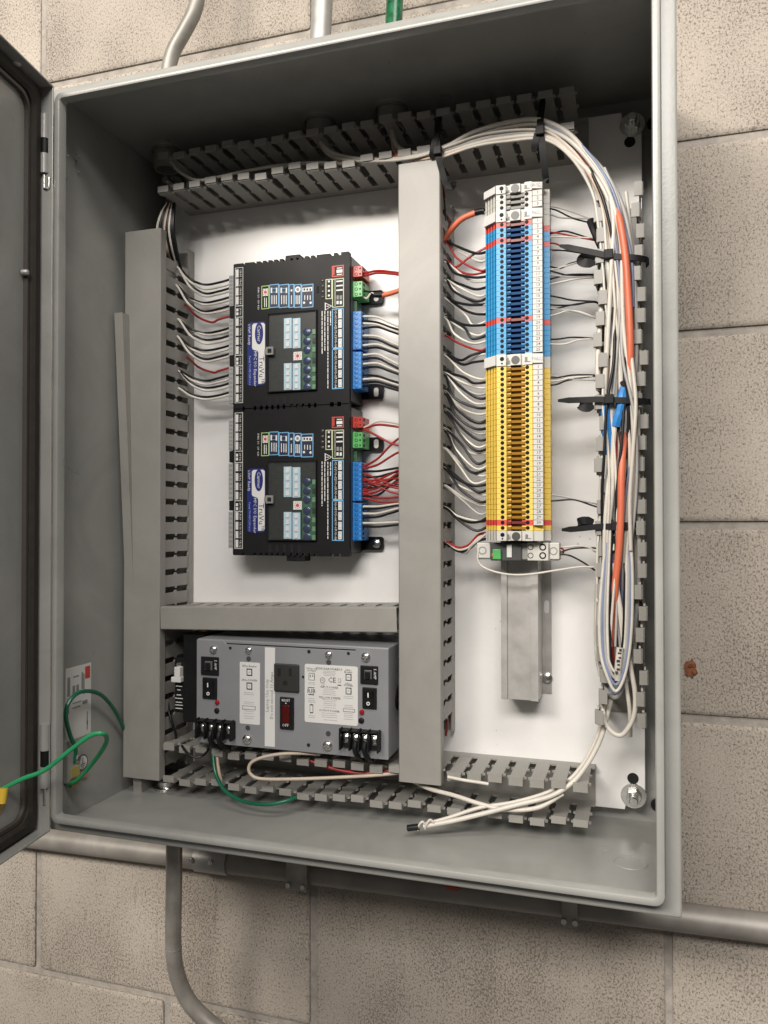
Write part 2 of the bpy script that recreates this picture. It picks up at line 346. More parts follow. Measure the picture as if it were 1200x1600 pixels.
tag(part(mb, 'rust_patch', RUST, loc=c), 'small rusty orange lump stuck on the block wall right of enclosure', 'rust')

# ================================================================== ENCLOSURE
enc = thing('electrical_enclosure', (0, D, 0), 'large open grey steel electrical enclosure mounted on the block wall', 'enclosure')
T = 0.002
mb = MB()
mb.box(0, W, D-T, D, 0, H)                                       # back
mb.box(0, T, 0.0, D-T, 0, H); mb.box(W-T, W, 0.0, D-T, 0, H)      # sides
mb.box(T, W-T, 0.0, D-T, 0, T); mb.box(T, W-T, 0.0, D-T, H-T, H)
body = part(mb, 'body', STEEL, enc, bev=0.0008)
def frame_loops(prof):
    return [[(a, y, b) for a, b in rrect(i, W-i, i, H-i, max(r, .0004), 6)] for i, y, r in prof]
mb = MB().loops(frame_loops([(0.0, 0.0002, .002), (0.0006, -0.0006, .002), (0.0020, -0.0011, .002), (0.0118, -0.0011, .008), (0.0126, -0.003, .009), (0.0127, -0.0132, .009), (0.0134, -0.0147, .008), (0.0150, -0.0153, .007), (0.0178, -0.0153, .005), (0.0189, -0.0148, .004), (0.0195, -0.0135, .003), (0.0195, -0.0050, .003), (0.0180, -0.0035, .003), (0.0130, 0.0012, .003), (0.002, 0.0014, .002)]))
part(mb, 'lip', STEEL, body)
# stiffening mark stamped in the floor, welded studs
kc = atz(985, 1348, T)
part(MB().lathe((kc.x, kc.y, T), (0, 0, 1), [(0.0155, 0), (0.015, 0.0007), (0.0135, 0.0007), (0.013, 0.0002), (0.0001, 0.0002)], 28), 'stamped_ring', STEEL, enc)
for cx, cz in ((W-.012, .020), (W-.012, H-.03)):
    part(MB().lathe((cx, D-T, cz), (0, -1, 0), [(0.016, 0), (0.016, 0.001), (0.0085, 0.0012), (0.008, 0.0004), (0.0001, 0.0004)], 24), 'mounting_boss', STEEL, enc)
    part(MB().cyl((cx, D-T-.0006, cz), (0, -1, 0), 0.0072, 0.0004, 20), 'mounting_hole', MATTE, enc)
for u, v in ((116, 252), (104, 243), (120, 243), (120, 268), (103, 277)):
    p = atx(u, v, T); part(MB().lathe(p, (1, 0, 0), [(.0022 if u == 116 else .0012, 0), (.0018 if u == 116 else .001, .002), (.0003, .0025)], 10), 'rivet', ZINC, enc)
# white mounting panel and its studs
PX0, PX1, PZ0, PZ1, PY = 0.025, 0.581, 0.018, 0.7405, 0.1817
ch = 0.020
pts = [(PX0+ch, PZ0), (PX1-ch, PZ0), (PX1-ch+.002, PZ0+ch*.55), (PX1, PZ0+ch*.8), (PX1, PZ1-ch*.8), (PX1-ch+.002, PZ1-ch*.55), (PX1-ch, PZ1), (PX0+ch, PZ1), (PX0+ch-.002, PZ1-ch*.55), (PX0, PZ1-ch*.8), (PX0, PZ0+ch*.8), (PX0+ch-.002, PZ0+ch*.55)]
panel = part(MB().front(pts, PY, PY+.0022), 'mounting_panel', PANEL, enc, bev=0.0005)
mb = MB().box(PX1-.0022, PX1, PY+.0022, PY+.012, PZ0+.03, PZ1-.03); part(mb, 'folded_edge', PANEL, panel)
def stud(x, z):
    s = part(MB().cyl((x, D-T, z), (0, -1, 0), 0.0048, 0.037, 16).cyl((x, D-T-.0365, z), (0, -1, 0), 0.0048, 0.002, 16, 0.0036), 'stud', ZINC, enc)
    part(MB().lathe((x, PY, z), (0, -1, 0), [(0.0125, 0), (0.0128, .0008), (0.0125, .0016), (.005, .0017)], 28), 'washer', ZINC, s)
    h = [(x+.0082*math.cos(math.radians(a)), z+.0082*math.sin(math.radians(a))) for a in range(10, 370, 60)]
    part(MB().front(h, PY-.0085, PY-.0017), 'nut', ZINC, s, bev=.0007)
for u, v in ((988, 192), (990, 1246), (268, 288)):
    p = at(u, v, .176); stud(p.x, p.z)
stud(at(268, 288, .176).x, at(990, 1246, .176).z)
for u, v in ((984, 222), (989, 1216)):
    p = at(u, v, PY); part(MB().cyl((p.x, PY-.0002, p.z), (0, -1, 0), .0056, .0004, 20), 'hole', MATTE, panel)
# hinges on the left edge
for v0, v1 in ((183, 300), (1130, 1256)):
    zt, zb = at(70, v0, -.013).z, at(70, v1, -.013).z; L = zt-zb; hx = at(70, (v0+v1)/2, -.016).x
    hg = part(MB().box(hx+.002, .0118, -.0125, -.0105, zb+L*.1, zt), 'hinge', STEEL, enc)
    part(MB().cyl((hx, -.016, zt-L*.32), (0, 0, 1), .0049, L*.32, 16), 'knuckle', STEEL, hg)
    part(MB().cyl((hx, -.016, zb+L*.22), (0, 0, 1), .0049, L*.26, 16), 'knuckle', STEEL, hg)
    part(MB().cyl((hx, -.0155, zb+L*.48), (0, 0, 1), .0046, L*.20, 16), 'knuckle', BLACK, hg)
    part(MB().tube(smooth([(hx, -.016, zb+L*.25), (hx, -.016, zb+.004), (hx+.0008, -.016, zb+.0012), (hx+.0035, -.016, zb), (hx+.0055, -.016, zb+.002), (hx+.006, -.016, zb+L*.16)]) if v0 < 500 else [(hx, -.016, zb+L*.24), (hx, -.016, zb)], .0016, 8), 'pin', ZINC, hg)
# the door, opened towards the camera
a = math.radians(9.2); O = Vector((.0118, -.0135, 0)); ds = Vector((math.sin(a), -math.cos(a), 0)); dn = Vector((-math.cos(a), -math.sin(a), 0))
def dp(s, n, z): return tuple(O+ds*s+dn*n+Vector((0, 0, z)))
def dbox(mb, s0, s1, n0, n1, z0, z1):
    i = len(mb.v)
    mb.v += [dp(s0,n0,z0), dp(s1,n0,z0), dp(s1,n1,z0), dp(s0,n1,z0), dp(s0,n0,z1), dp(s1,n0,z1), dp(s1,n1,z1), dp(s0,n1,z1)]
    for q in ((0,1,2,3),(4,7,6,5),(0,4,5,1),(1,5,6,2),(2,6,7,3),(3,7,4,0)): mb.f.append(tuple(i+k for k in q)); mb.sm.append(False)
DW, DZ0, DZ1, DN = 0.60, 0.004, 0.757, 0.0195
mb = MB(); dbox(mb, 0, DW, DN, DN+.002, DZ0, DZ1); dbox(mb, 0, .002, 0, DN, DZ0, DZ1); dbox(mb, DW-.002, DW, 0, DN, DZ0, DZ1)
dbox(mb, .002, DW-.002, 0, DN, DZ1-.002, DZ1); dbox(mb, .002, DW-.002, 0, DN, DZ0, DZ0+.002)
door = part(mb, 'door', STEEL, enc, bev=.0007)
mb = MB()
dpf = []
def dl(i, n, r): return [dp(sx, n, z) for sx, z in [(q[0], q[1]) for q in rrect(i, DW-i, DZ0+i, DZ1-i, r, 6)]]
mb.loops([dl(.0035, DN-.0002, .006), dl(.0038, DN-.006, .007), (dl(.0055, DN-.0085, .008)), dl(.013, DN-.0088, .012), dl(.016, DN-.006, .014), dl(.0165, DN-.0002, .014)])
part(mb, 'gasket', GASK, door)
mb = MB(); mb.loops([dl(.0168, DN-.0002, .015), dl(.0170, DN-.0045, .015), dl(.0205, DN-.0045, .014), dl(.0208, DN-.0002, .014)])
part(mb, 'gasket_rim', mat('dark_rim', (.06, .052, .045), .45), door)
c = O+ds*.045+dn*.012
part(MB().lathe((c.x, c.y, DZ1-.0022), (0, 0, -1), [(.0042, 0), (.004, .0006), (.0002, .001)], 14), 'white_spot', WPRINT, door)  # small white dome under the top flange
c = Vector(dp(.024, DN-.005, at(42, 425, -.04).z)); part(MB().lathe(c, -dn, [(.003, -.004), (.003, .0015), (.0022, .0025), (.0003, .003)], 14), 'door_screw', ALU, door)

# label sticker and ground point on the left inner wall
st = [atx(104, 1040, T), atx(147, 1034, T), atx(140, 1155, T), atx(100, 1150, T)]
y0, y1, z0, z1 = .0195, .0600, .083, .160
def wallbox(x, ya, yb, za, zb, t=.0003): return MB().box(x, x+t, ya, yb, za, zb)
stk = thing('rating_sticker', (T, y0, z0), 'white rating sticker with red corner block on left inner wall of enclosure', 'sticker')
part(wallbox(T, y0, y1, z0, z1), 'paper', WLABEL, stk)
part(wallbox(T+.0003, y1-.010, y1-.002, z1-.016, z1-.003, .0002), 'red_block', REDP, stk)
for i, (ya, yb, z, h) in enumerate(((.022, .026, .150, .02), (.022, .0245, .128, .016), (.031, .040, .150, .0015), (.030, .034, .140, .010), (.036, .040, .140, .010), (.044, .0465, .152, .018), (.047, .049, .150, .022), (.030, .044, .122, .0012), (.030, .042, .117, .0012), (.046, .054, .121, .004), (.053, .0545, .108, .014), (.053, .0545, .098, .010))):
    part(wallbox(T+.0003, ya, yb, z-h, z, .0002), 'print_line', GPRINT, stk)
lug = thing('ground_lug', (T, .02, .04), 'steel ground lug bolted on left inner wall beneath the rating sticker', 'lug')
part(MB().box(T, T+.006, .0165, .036, .041, .073), 'plate', ALU, lug, bev=.0008)
part(MB().lathe((T+.006, .030, .064), (1, 0, 0), [(.004, 0), (.004, .002), (.003, .003), (.0003, .003)], 12), 'screw', ZINC, lug)
part(MB().box(T+.006, T+.0072, .021, .033, .046, .056), 'yellow_tag', mat('yellow_tag', (.4, .33, .1), .5), lug)
part(MB().box(T+.003, T+.010, .018, .030, .037, .044), 'clamp', BRASS, lug, bev=.001)
gs = thing('ground_sticker', (T, .045, .05), 'round white sticker with black rim beside ground lug on inner wall', 'sticker')
part(MB().cyl((T, .0465, .0545), (1, 0, 0), .0085, .0004, 28), 'rim', KPRINT, gs)
part(MB().cyl((T+.0004, .0465, .0545), (1, 0, 0), .0072, .0002, 28), 'face', WLABEL, gs)
for i, w in enumerate((.0042, .003, .0016)): part(wallbox(T+.0006, .0465-w, .0465+w, .0525-.002*i, .0532-.002*i, .0002), 'ground_symbol', KPRINT, gs)
part(wallbox(T+.0006, .0461, .0469, .0532, .060, .0002), 'ground_symbol', KPRINT, gs)
part(MB().box(T, T+.003, .043, .051, .038, .045), 'orange_tab', WO, gs, bev=.001)
P = [(.007, .026, .060), (.009, .027, .075), atx(110, 1150, .010), atx(103, 1120, .012), atx(108, 1097, .014), atx(126, 1081, .016), atx(155, 1084, .016), atx(178, 1108, .014), atx(194, 1140, .011), atx(205, 1170, .010)]
wire('ground_wire', P, .0022, WGD, 'dark green ground wire arching over the rating sticker into left duct', group='green ground wires')
P = [(.008, .026, .042), at(105, 1226, .02), at(122, 1218, .015), at(145, 1192, .01), at(161, 1170, 0), at(167, 1155, -.012), at(160, 1146, -.025), at(140, 1150, -.03), at(110, 1172, -.035), at(70, 1203, -.045), at(35, 1217, -.055), at(5, 1232, -.065)]
wire('ground_wire', P, .0022, WG, 'bright green ground wire looping from ground lug out to the door', group='green ground wires')
cr = thing('ring_terminal', at(4, 1245, -.066), 'yellow crimp ring terminal on the green wire at the door', 'terminal')
p0, p1, p2 = at(6, 1231, -.0655), at(2, 1255, -.068), at(-6, 1276, -.070)
part(MB().tube([p0, p0.lerp(p1, .5), p1], .0042, 12), 'sleeve', YEL, cr)
part(MB().tube([p1, p2], .0028, 10), 'barrel', BRASS, cr)
part(MB().lathe(p2, (1, .2, 0), [(.006, 0), (.006, .0012), (.003, .0014), (.0028, 0)], 18, False), 'ring', BRASS, cr)

# ================================================================== WIRE DUCTS
DEP = 0.0735
def finger_mesh(name, half, side, wd, lo=.012):
    hb = half-.0034; g = hb
    P = [(-hb, lo), (-hb, .036), (-hb-.0024, .038), (-hb-.0024, .040), (-hb, .042), (-hb, .0625), (-hb-.0026, .0640), (-hb-.0026, .0665), (-hb, .0675), (-hb, DEP-.001), (-hb+.001, DEP)]
    pts = P+[(-x, d) for x, d in reversed(P)]
    w0, w1 = (wd/2-.0018, wd/2) if side > 0 else (-wd/2, -wd/2+.0018)
    m = MB(); m.prism(pts, lambda l, d: (l, w0, d), lambda l, d: (l, w1, d))
    wi = wd/2-.0062; a_, b_ = (wi, wd/2+.0008) if side > 0 else (-wd/2-.0008, -wi)
    m.box(-g, g, a_, b_, DEP-.0002, DEP+.0016)
    if side > 0: m.box(-g, g, wd/2+.0001, wd/2+.0018, DEP-.0055, DEP-.0001)
    else: m.box(-g, g, -wd/2-.0018, -wd/2-.0001, DEP-.0055, DEP-.0001)
    me = m.mesh(name); me.materials.append(DUCT); return me
def wire_duct(label, org, ax, length, wd, pitch, cover=None, tilt=0, start=.0, bend=None, yb=PY-.0004, gaps=()):
    # org: lower/left end on the centre line, ax 'z' or 'x'
    d = thing('wire_duct', (org[0], yb, org[1]), label, 'wire duct', 'slotted grey wire ducts')
    if ax == 'z': R = Matrix(((0, 1, 0), (0, 0, -1), (-1, 0, 0)))      # columns: l->-Z, w->+X, d->-Y
    else: R = Matrix(((1, 0, 0), (0, 0, -1), (0, 1, 0)))
    if tilt: R = Matrix.Rotation(tilt, 3, 'Y') @ R
    top = Vector((org[0], yb, org[1]+length)) if ax == 'z' else Vector((org[0], yb, org[1]))
    def mp(l, w, dd): return top+R @ Vector((l, w, dd))
    def lbox(mb, l0, l1, w0, w1, d0, d1):
        i = len(mb.v); mb.v += [tuple(mp(*q)) for q in ((l0,w0,d0),(l1,w0,d0),(l1,w1,d0),(l0,w1,d0),(l0,w0,d1),(l1,w0,d1),(l1,w1,d1),(l0,w1,d1))]
        for q in ((0,3,2,1),(4,5,6,7),(0,1,5,4),(1,2,6,5),(2,3,7,6),(3,0,4,7)): mb.f.append(tuple(i+k for k in q)); mb.sm.append(False)
    mb = MB(); lbox(mb, 0, length, -wd/2, wd/2, 0, .0018); lbox(mb, 0, length, -wd/2, -wd/2+.0018, .0018, .013); lbox(mb, 0, length, wd/2-.0018, wd/2, .0018, .013)
    part(mb, 'base', DUCT, d)
    for side in (-1, 1):
        me = finger_mesh('finger', pitch/2, side, wd); n = int((length-start)/pitch)
        for k in range(n):
            if (side, k) in gaps: continue
            l = start+pitch*(k+.5)
            rr = R.copy()
            lean = random.uniform(-.022, .022)+(bend(side, k) if bend else 0)
            o = inst(me, 'finger', DUCT, d, mp(l, 0, 0), R @ Matrix.Rotation(lean, 3, 'X') if bend else R)
    if cover:
        l0, l1 = cover; mb = MB(); z = DEP+.0026
        P = [(-wd/2-.0022, DEP-.009), (-wd/2-.0022, z-.001), (-wd/2-.0012, z), (wd/2+.0012, z), (wd/2+.0022, z-.001), (wd/2+.0022, DEP-.009), (wd/2+.0006, DEP-.009), (wd/2+.0006, z-.0016), (-wd/2-.0006, z-.0016), (-wd/2-.0006, DEP-.009)]
        mb.prism(P, lambda w, dd: mp(l0, w, dd), lambda w, dd: mp(l1, w, dd))
        part(mb, 'cover', DUCT, d)
    return d
LZ0, LZ1 = .022, .652
wire_duct('tall covered grey wire duct beside the left wall of enclosure', (.0345, .022), 'z', .625, .0435, .0205, cover=(-.003, .625), start=.022)
wire_duct('tall covered grey wire duct in the middle of the panel', (.3632, .086), 'z', .575, .0400, .0205, cover=(-.022, .612), start=.002)
wire_duct('short narrow covered grey duct crossing above the power supply', (.0600, .2055), 'x', .281, .0215, .0205, cover=(.0, .2790), tilt=math.radians(-1.6))
wire_duct('open dark slotted duct along the top of the panel', (.0500, .7140), 'x', .478, .0420, .0205, bend=lambda s, k: .02*math.sin(k*1.3))
wire_duct('open slotted duct along the bottom of the panel above floor', (.0600, .0420), 'x', .472, .0400, .0205, bend=lambda s, k: .02*math.sin(k*1.7))
wire_duct('open slotted duct stuffed with cables at the right panel edge', (.5595, .118), 'z', .520, .0405, .0200, bend=lambda s, k: (.03*math.sin(k*2.1)))
# loose duct lid leaning on the left wall
mb = MB(); B0 = Vector((.0235, .1155, T)); A0 = Vector((.0088, .092, .553))
dirv = (A0-B0)
sec = [(-.009, -.0), (-.009, .034), (-.0074, .034), (-.0074, .0016), (.0074, .0016), (.0074, .034), (.009, .034), (.009, 0)]
mb.prism(sec, lambda a_, b_: B0+Vector((a_*.6, b_, 0)), lambda a_, b_: A0+Vector((a_*.6+.003, b_, 0)))
tag(part(mb, 'duct_lid', DUCT, loc=B0), 'loose grey duct lid leaning upright behind the left wire duct', 'duct lid')

# ================================================================== I/O CONTROLLERS
CY = 0.1376
def controller(dz, label, which):
    def cp(cx, cy, Y=CY): 
        p = at(360+cx/5.4545, 380+cy/5.4545, Y); p.z += dz; return p
    x0, x1, z0, z1 = .1338, .2757, .4430+dz, .6108+dz
    c = thing('io_controller', (x0, PY, z0), label, 'controller', 'stacked black controllers')
    mb = MB().box(x0+.003, x1-.002, CY+.004, PY-.001, z0+.003, z1-.003)
    # front shell with notched top and bottom edges
    P = [(x0, z0+.001), (x0, z1-.001), (x0+.001, z1)]
    xs = [(.012, .0025), (.026, .003), (.034, .003), (.041, .003), (.048, .003), (.055, .003), (.062, .003), (.0715, .003), (.0785, .003), (.0855, .003), (.093, .003), (.100, .003), (.119, .0045), (.1275, .0045)]
    for x, w in xs: P += [(x0+x, z1), (x0+x, z1-.003), (x0+x+w, z1-.003), (x0+x+w, z1)]
    P += [(x1-.001, z1), (x1, z1-.001), (x1, z0+.001), (x1-.001, z0)]
    for x, w in reversed(xs): P += [(x0+x+w, z0), (x0+x+w, z0+.003), (x0+x, z0+.003), (x0+x, z0)]
    P += [(x0+.001, z0)]
    mb.front(P, CY, CY+.006)
    bodyc = part(mb, 'housing', BLACK, c)
    part(MB().box(x0+.064, x0+.082, CY+.002, CY+.02, z1-.001, z1+.004), 'clip', BLACK, c, bev=.001)
    part(MB().box(x0+.066, x0+.088, CY+.002, CY+.02, z0-.006, z0+.001), 'clip', BLACK, c, bev=.001)
    part(MB().box(x1-.0019, x1+.0004, CY+.006, PY-.002, z0+.004, z1-.004), 'side_plate', mat('dark_grey_plastic', (.07, .072, .075), .4), c)
    for i in range(5):
        part(MB().box(x0+.045+i*.009, x0+.0485+i*.009, CY-.0003, CY, z0+.004, z0+.0125), 'vent', MATTE, c)
    Q = lambda cx, cy: cp(cx, cy)
    def plate(name, m, cx0, cx1, cy0, cy1, t=.0003, y=CY, parent=c, bev=0):
        a_, b_ = Q(cx0, (cy0+cy1)/2), Q(cx1, (cy0+cy1)/2); t_, u_ = Q((cx0+cx1)/2, cy0), Q((cx0+cx1)/2, cy1)
        return part(MB().box(a_.x, b_.x, y-t, y, u_.z, t_.z), name, m, parent)
    def outline(name, m, cx0, cx1, cy0, cy1, w=.0006, parent=c):
        a_, b_ = Q(cx0, (cy0+cy1)/2), Q(cx1, (cy0+cy1)/2); t_, u_ = Q((cx0+cx1)/2, cy0), Q((cx0+cx1)/2, cy1)
        xa, xb, za, zb = a_.x, b_.x, u_.z, t_.z; mb = MB()
        mb.box(xa, xb, CY-.0003, CY, zb-w, zb).box(xa, xb, CY-.0003, CY, za, za+w).box(xa, xa+w, CY-.0003, CY, za+w, zb-w).box(xb-w, xb, CY-.0003, CY, za+w, zb-w)
        return part(mb, name, m, parent)
    def t(s, cx, cy, size, m=WPRINT, y=CY-.0004, rot=DOWN, sx=1, parent=c):
        p = Q(cx, cy); return txt(parent, 'print', s, (p.x, y, p.z), size, m, sx=sx, **rot)
    # left input strip
    ol = outline('input_strip', WPRINT, 40, 108, 208, 1362, .0005)
    ys = [(225, 292), (303, 368), (380, 446), (456, 522), (640, 705), (722, 788), (802, 866), (880, 944), (1052, 1118), (1134, 1200), (1213, 1272), (1286, 1352)]
    for i, (a_, b_) in enumerate(ys):
        plate('write_on_chip', WLABEL, 48, 70, a_, b_, parent=ol); t('UI-%02d' % (i+1), 87, (a_+b_)/2, .0038, parent=ol)
    for a_ in (545, 965):
        for j in (12, 45): outline('write_on_chip', WPRINT, 50, 68, a_+j, a_+j+24, .0012, parent=ol)
        t('24 Vdc', 87, a_+38, .0032, parent=ol)
    for yy in (532, 628, 952, 1042): plate('divider', WPRINT, 42, 106, yy, yy+5, parent=ol)
    # icon panel
    for i, (a_, b_) in enumerate(((332, 414), (414, 499), (499, 544), (544, 606), (606, 708))):
        pl = plate('icon_field', DNAVY, a_, b_, 352, 548, .0002)
        outline('icon_border', SKYB, a_, b_, 350, 550, .0009, parent=pl)
        mid = (a_+b_)/2
        if i < 2:
            for k in (-1, 1): plate('icon', WPRINT, mid+k*22-6, mid+k*22+6, 380, 425, .0002, CY-.0002, pl)
            plate('icon', SKYB, mid-15, mid+15, 384, 388, .0002, CY-.0002, pl); plate('icon', SKYB, mid-15, mid+15, 416, 420, .0002, CY-.0002, pl)
        elif i == 2: plate('icon', WPRINT, mid-7, mid+7, 395, 412, .0002, CY-.0002, pl)
        elif i == 3:
            p = Q(mid, 395); part(MB().cyl((p.x, CY-.0002, p.z), (0, -1, 0), .0034, .0002, 18), 'icon', WPRINT, pl); part(MB().cyl((p.x, CY-.0004, p.z), (0, -1, 0), .0017, .0002, 14), 'icon', GPRINT, pl)
        else:
            plate('icon', WPRINT, mid-42, mid+42, 378, 412, .0002, CY-.0002, pl)
            for k in (-25, 0, 25): plate('icon', DNAVY, mid+k-7, mid+k+7, 386, 404, .0002, CY-.0004, pl)
            for k in (-28, 28):
                p = Q(mid+k, 508); part(MB().cyl((p.x, CY-.0002, p.z), (0, -1, 0), .0014, .0002, 12), 'icon', WPRINT, pl)
        for k in ((-.22, .02, .24) if b_-a_ > 60 else (0, )):
            w = (b_-a_)*k; plate('text_line', WPRINT, mid+w-3.5, mid+w+3.5, 445, 445+(75 if i != 4 else 40), .0002, CY-.0002, pl)
    pl = plate('icon_field', BLACK, 267, 332, 360, 560, .0002); outline('icon_border', mat('lime_print', (.33, .5, .16), .5), 265, 331, 362, 562, .0009, parent=pl)
    plate('icon', WLABEL, 278, 322, 388, 450, .0002, CY-.0002, pl)
    p = Q(300, 418); mb = MB()
    mb.cyl((p.x, CY-.0004, p.z), (0, -1, 0), .0018, .0002, 12)
    for k in range(8): mb.cyl((p.x+.0032*math.cos(k*.785), CY-.0004, p.z+.0032*math.sin(k*.785)), (0, -1, 0), .0006, .0002, 6)
    part(mb, 'sun_icon', REDP, pl)
    for k in (292, 308): plate('text_line', WPRINT, k-3, k+3, 465, 545, .0002, CY-.0002, pl)
    t('SPAN  I/O  CH  4-20', 240, 470, .0030)
    # power, network
    pl = outline('power_mark', REDP, 866, 967, 190, 285, .0011); plate('text_line', WPRINT, 908, 952, 208, 216, parent=pl); plate('icon', WPRINT, 905, 955, 225, 252, parent=pl); plate('text_line', REDP, 878, 888, 205, 272, parent=pl); plate('text_line', WPRINT, 908, 952, 262, 270, parent=pl)
    pl = outline('network_mark', LGREEN, 812, 868, 306, 476, .0009)
    for k in range(4): plate('text_line', WPRINT, 832, 848, 318+k*40, 334+k*40, parent=pl)
    pl = outline('network_mark', LGREEN, 868, 968, 300, 546, .0009); plate('divider', LGREEN, 890, 895, 312, 535, parent=pl)
    for k in range(3): plate('text_line', WPRINT, 903, 958, 318+k*38, 330+k*38, parent=pl)
    for k in (905, 932): plate('icon', GPRINT, k, k+20, 445, 480, parent=pl)
    for k in (905, 932): plate('text_line', WPRINT, k, k+18, 492, 520, parent=pl)
    for yy in (320, 368, 414, 460):
        p = Q(785, yy); part(MB().lathe((p.x, CY, p.z), (0, -1, 0), [(.0021, -.001), (.0021, .0002), (.0014, .0008), (.0002, .001)], 12), 'indicator_lamp', mat('dark_lens', (.05, .05, .045), .2), c)
    plate('slot', MATTE, 735, 755, 365, 425)
    p = Q(835, 538); mb = MB()
    for r_ in ((.0045, WPRINT, 0), (.0032, BLACK, .0002)):
        part(MB().front([(p.x-r_[0]*.9, p.z+r_[0]), (p.x+r_[0], p.z), (p.x-r_[0]*.9, p.z-r_[0])], CY-.0003-r_[2], CY-r_[2]), 'warning_triangle', r_[1], c)
    part(MB().box(p.x-.0018, p.x+.001, CY-.0007, CY-.0005, p.z-.0004, p.z+.0004), 'warning_mark', WPRINT, c)
    tl = plate('warning_text', BLACK, 762, 862, 575, 1243, .0001)
    for i, (cx, a_, b_) in enumerate(((855, 578, 700), (832, 578, 1238), (806, 578, 925), (783, 578, 955))):
        yy = a_
        while yy < b_-8:
            w = random.choice((14, 22, 30, 40, 48)); plate('text_line', WPRINT, cx-4, cx+3, yy, min(yy+w, b_), .0002, CY-.0001, tl); yy += w+7
    ol = outline('output_strip', SKYB, 867, 966, 556, 1242, .0010); plate('divider', SKYB, 868, 964, 888, 906, parent=ol)
    for i, (a_, b_) in enumerate(((565, 640), (650, 722), (733, 802), (813, 886), (908, 980), (996, 1066), (1080, 1146), (1160, 1228))):
        plate('write_on_chip', WLABEL, 920, 950, a_, b_, parent=ol); t('UO-%02d' % (i+1), 897, (a_+b_)/2, .0038, parent=ol)
        for f in (.25, .75):
            p = Q(935, a_+(b_-a_)*f); part(MB().box(p.x-.0004, p.x+.0004, CY-.0005, CY-.0003, p.z-.0003, p.z+.0003), 'print_dot', KPRINT, ol)
    # maker's plate
    a_, b_ = Q(146, 940), Q(300, 940); tt, uu = Q(222, 672), Q(222, 1214)
    lp = part(MB().front(rrect(a_.x, b_.x, uu.z, tt.z, .0035), CY-.0003, CY), 'name_plate', NAVY, c)
    a2, b2, c2 = Q(186, 940).x, Q(296, 940).x, Q(240, 940).x; zt, zm, zm2, zb = Q(222, 684).z, Q(222, 905).z, Q(222, 935).z, Q(222, 1200).z
    part(MB().front([(a2, zt-.002), (a2+.002, zt), (b2-.002, zt), (b2, zt-.002), (b2, zb+.002), (b2-.002, zb), (c2, zb), (c2, zm2), (c2-.001, zm2+.002), (a2+.001, zm), (a2, zm+.002)], CY-.0005, CY-.0003), 'white_field', WLABEL, lp)
    p = Q(246, 770)
    part(MB().front([(p.x+.0052*math.cos(k*.2618), p.z+.0125*math.sin(k*.2618)) for k in range(24)], CY-.0007, CY-.0005), 'oval_badge', NAVY, lp)
    t('Carrier', 246, 770, .0062, WLABEL, CY-.0008, parent=lp); t('TruVu™', 266, 1090, .0092, KPRINT, CY-.0006, parent=lp)
    t('MPC I/O Expander', 212, 1070, .0052, WLABEL, parent=lp); t('i-Vu® Ready', 163, 780, .0046, WLABEL, parent=lp); t('Part# TV-MPCXP1611', 166, 1085, .0036, mat('pale_blue_print', (.3, .4, .65), .5), parent=lp)
    # window with the jumper board behind it
    wa, wb_, wt, wu = Q(330, 920).x, Q(735, 920).x, Q(530, 592).z, Q(530, 1256).z
    part(MB().box(wa, wb_, CY-.0003, CY, wu, wt), 'board_recess', mat('board_dark', (.010, .012, .011), .5, var=.4, vscale=200), c)
    part(MB().box(Q(615, 900).x, wb_-.0005, CY-.0006, CY-.0003, wu+.0008, Q(530, 780).z), 'circuit_board', PCB, c)
    for (cx, ya, yb, n) in ((492, 640, 896, 4), (566, 640, 896, 4), (492, 1024, 1250, 4), (566, 1024, 1250, 4)):
        st_ = plate('jumper_strip', LBLU, cx-33, cx+33, ya, yb, .0006, CY-.0003)
        for k in range(n):
            h = (yb-ya)/n; plate('jumper', WLABEL, cx-14, cx+14, ya+h*k+h*.18, ya+h*k+h*.82, .0007, CY-.0009, st_)
    pl = plate('sun_sticker', WLABEL, 540, 612, 926, 998, .0006, CY-.0003); p = Q(576, 962)
    mb = MB().cyl((p.x, CY-.0009, p.z), (0, -1, 0), .0019, .0002, 14)
    for k in range(8): mb.cyl((p.x+.0034*math.cos(k*.785), CY-.0009, p.z+.0034*math.sin(k*.785)), (0, -1, 0), .0005, .0002, 6)
    part(mb, 'sun_icon', REDP, pl)
    for yy in (760, 835, 910, 1003, 1080, 1156, 1228):
        p = Q(655, yy); part(MB().lathe((p.x, CY-.0003, p.z), (0, -1, 0), [(.0046, 0), (.0046, .0008), (.0038, .0012), (.0001, .0012)], 18), 'capacitor', mat('capacitor_can', (.03, .045, .1), .25, .3), c)
        part(MB().box(p.x+.0068, p.x+.0105, CY-.0016, CY-.0006, p.z-.0028, p.z+.0026), 'board_component', mat('component_dark', (.02, .03, .025), .3) if yy % 2 else mat('component_green', (.12, .26, .14), .4), c)
    part(MB().box(wa, wb_, CY-.0032, CY-.0024, wu, wt), 'clear_cover', GLASS, c, bev=.0003)
    fr = .0009; part(MB().box(wa-fr, wa, CY-.0034, CY, wu-fr, wt+fr).box(wb_, wb_+fr, CY-.0034, CY, wu-fr, wt+fr).box(wa, wb_, CY-.0034, CY, wt, wt+fr).box(wa, wb_, CY-.0034, CY, wu-fr, wu), 'cover_frame', BLACK, c)
    plate('latch', mat('smoky_latch', (.25, .25, .24), .25), 325, 384, 893, 960, .0035, CY-.0032, bev=.0006); plate('latch', mat('smoky_latch', (.25, .25, .24), .25), 298, 326, 905, 948, .0025, CY); plate('latch_slot', MATTE, 340, 372, 910, 944, .0004, CY-.0067)
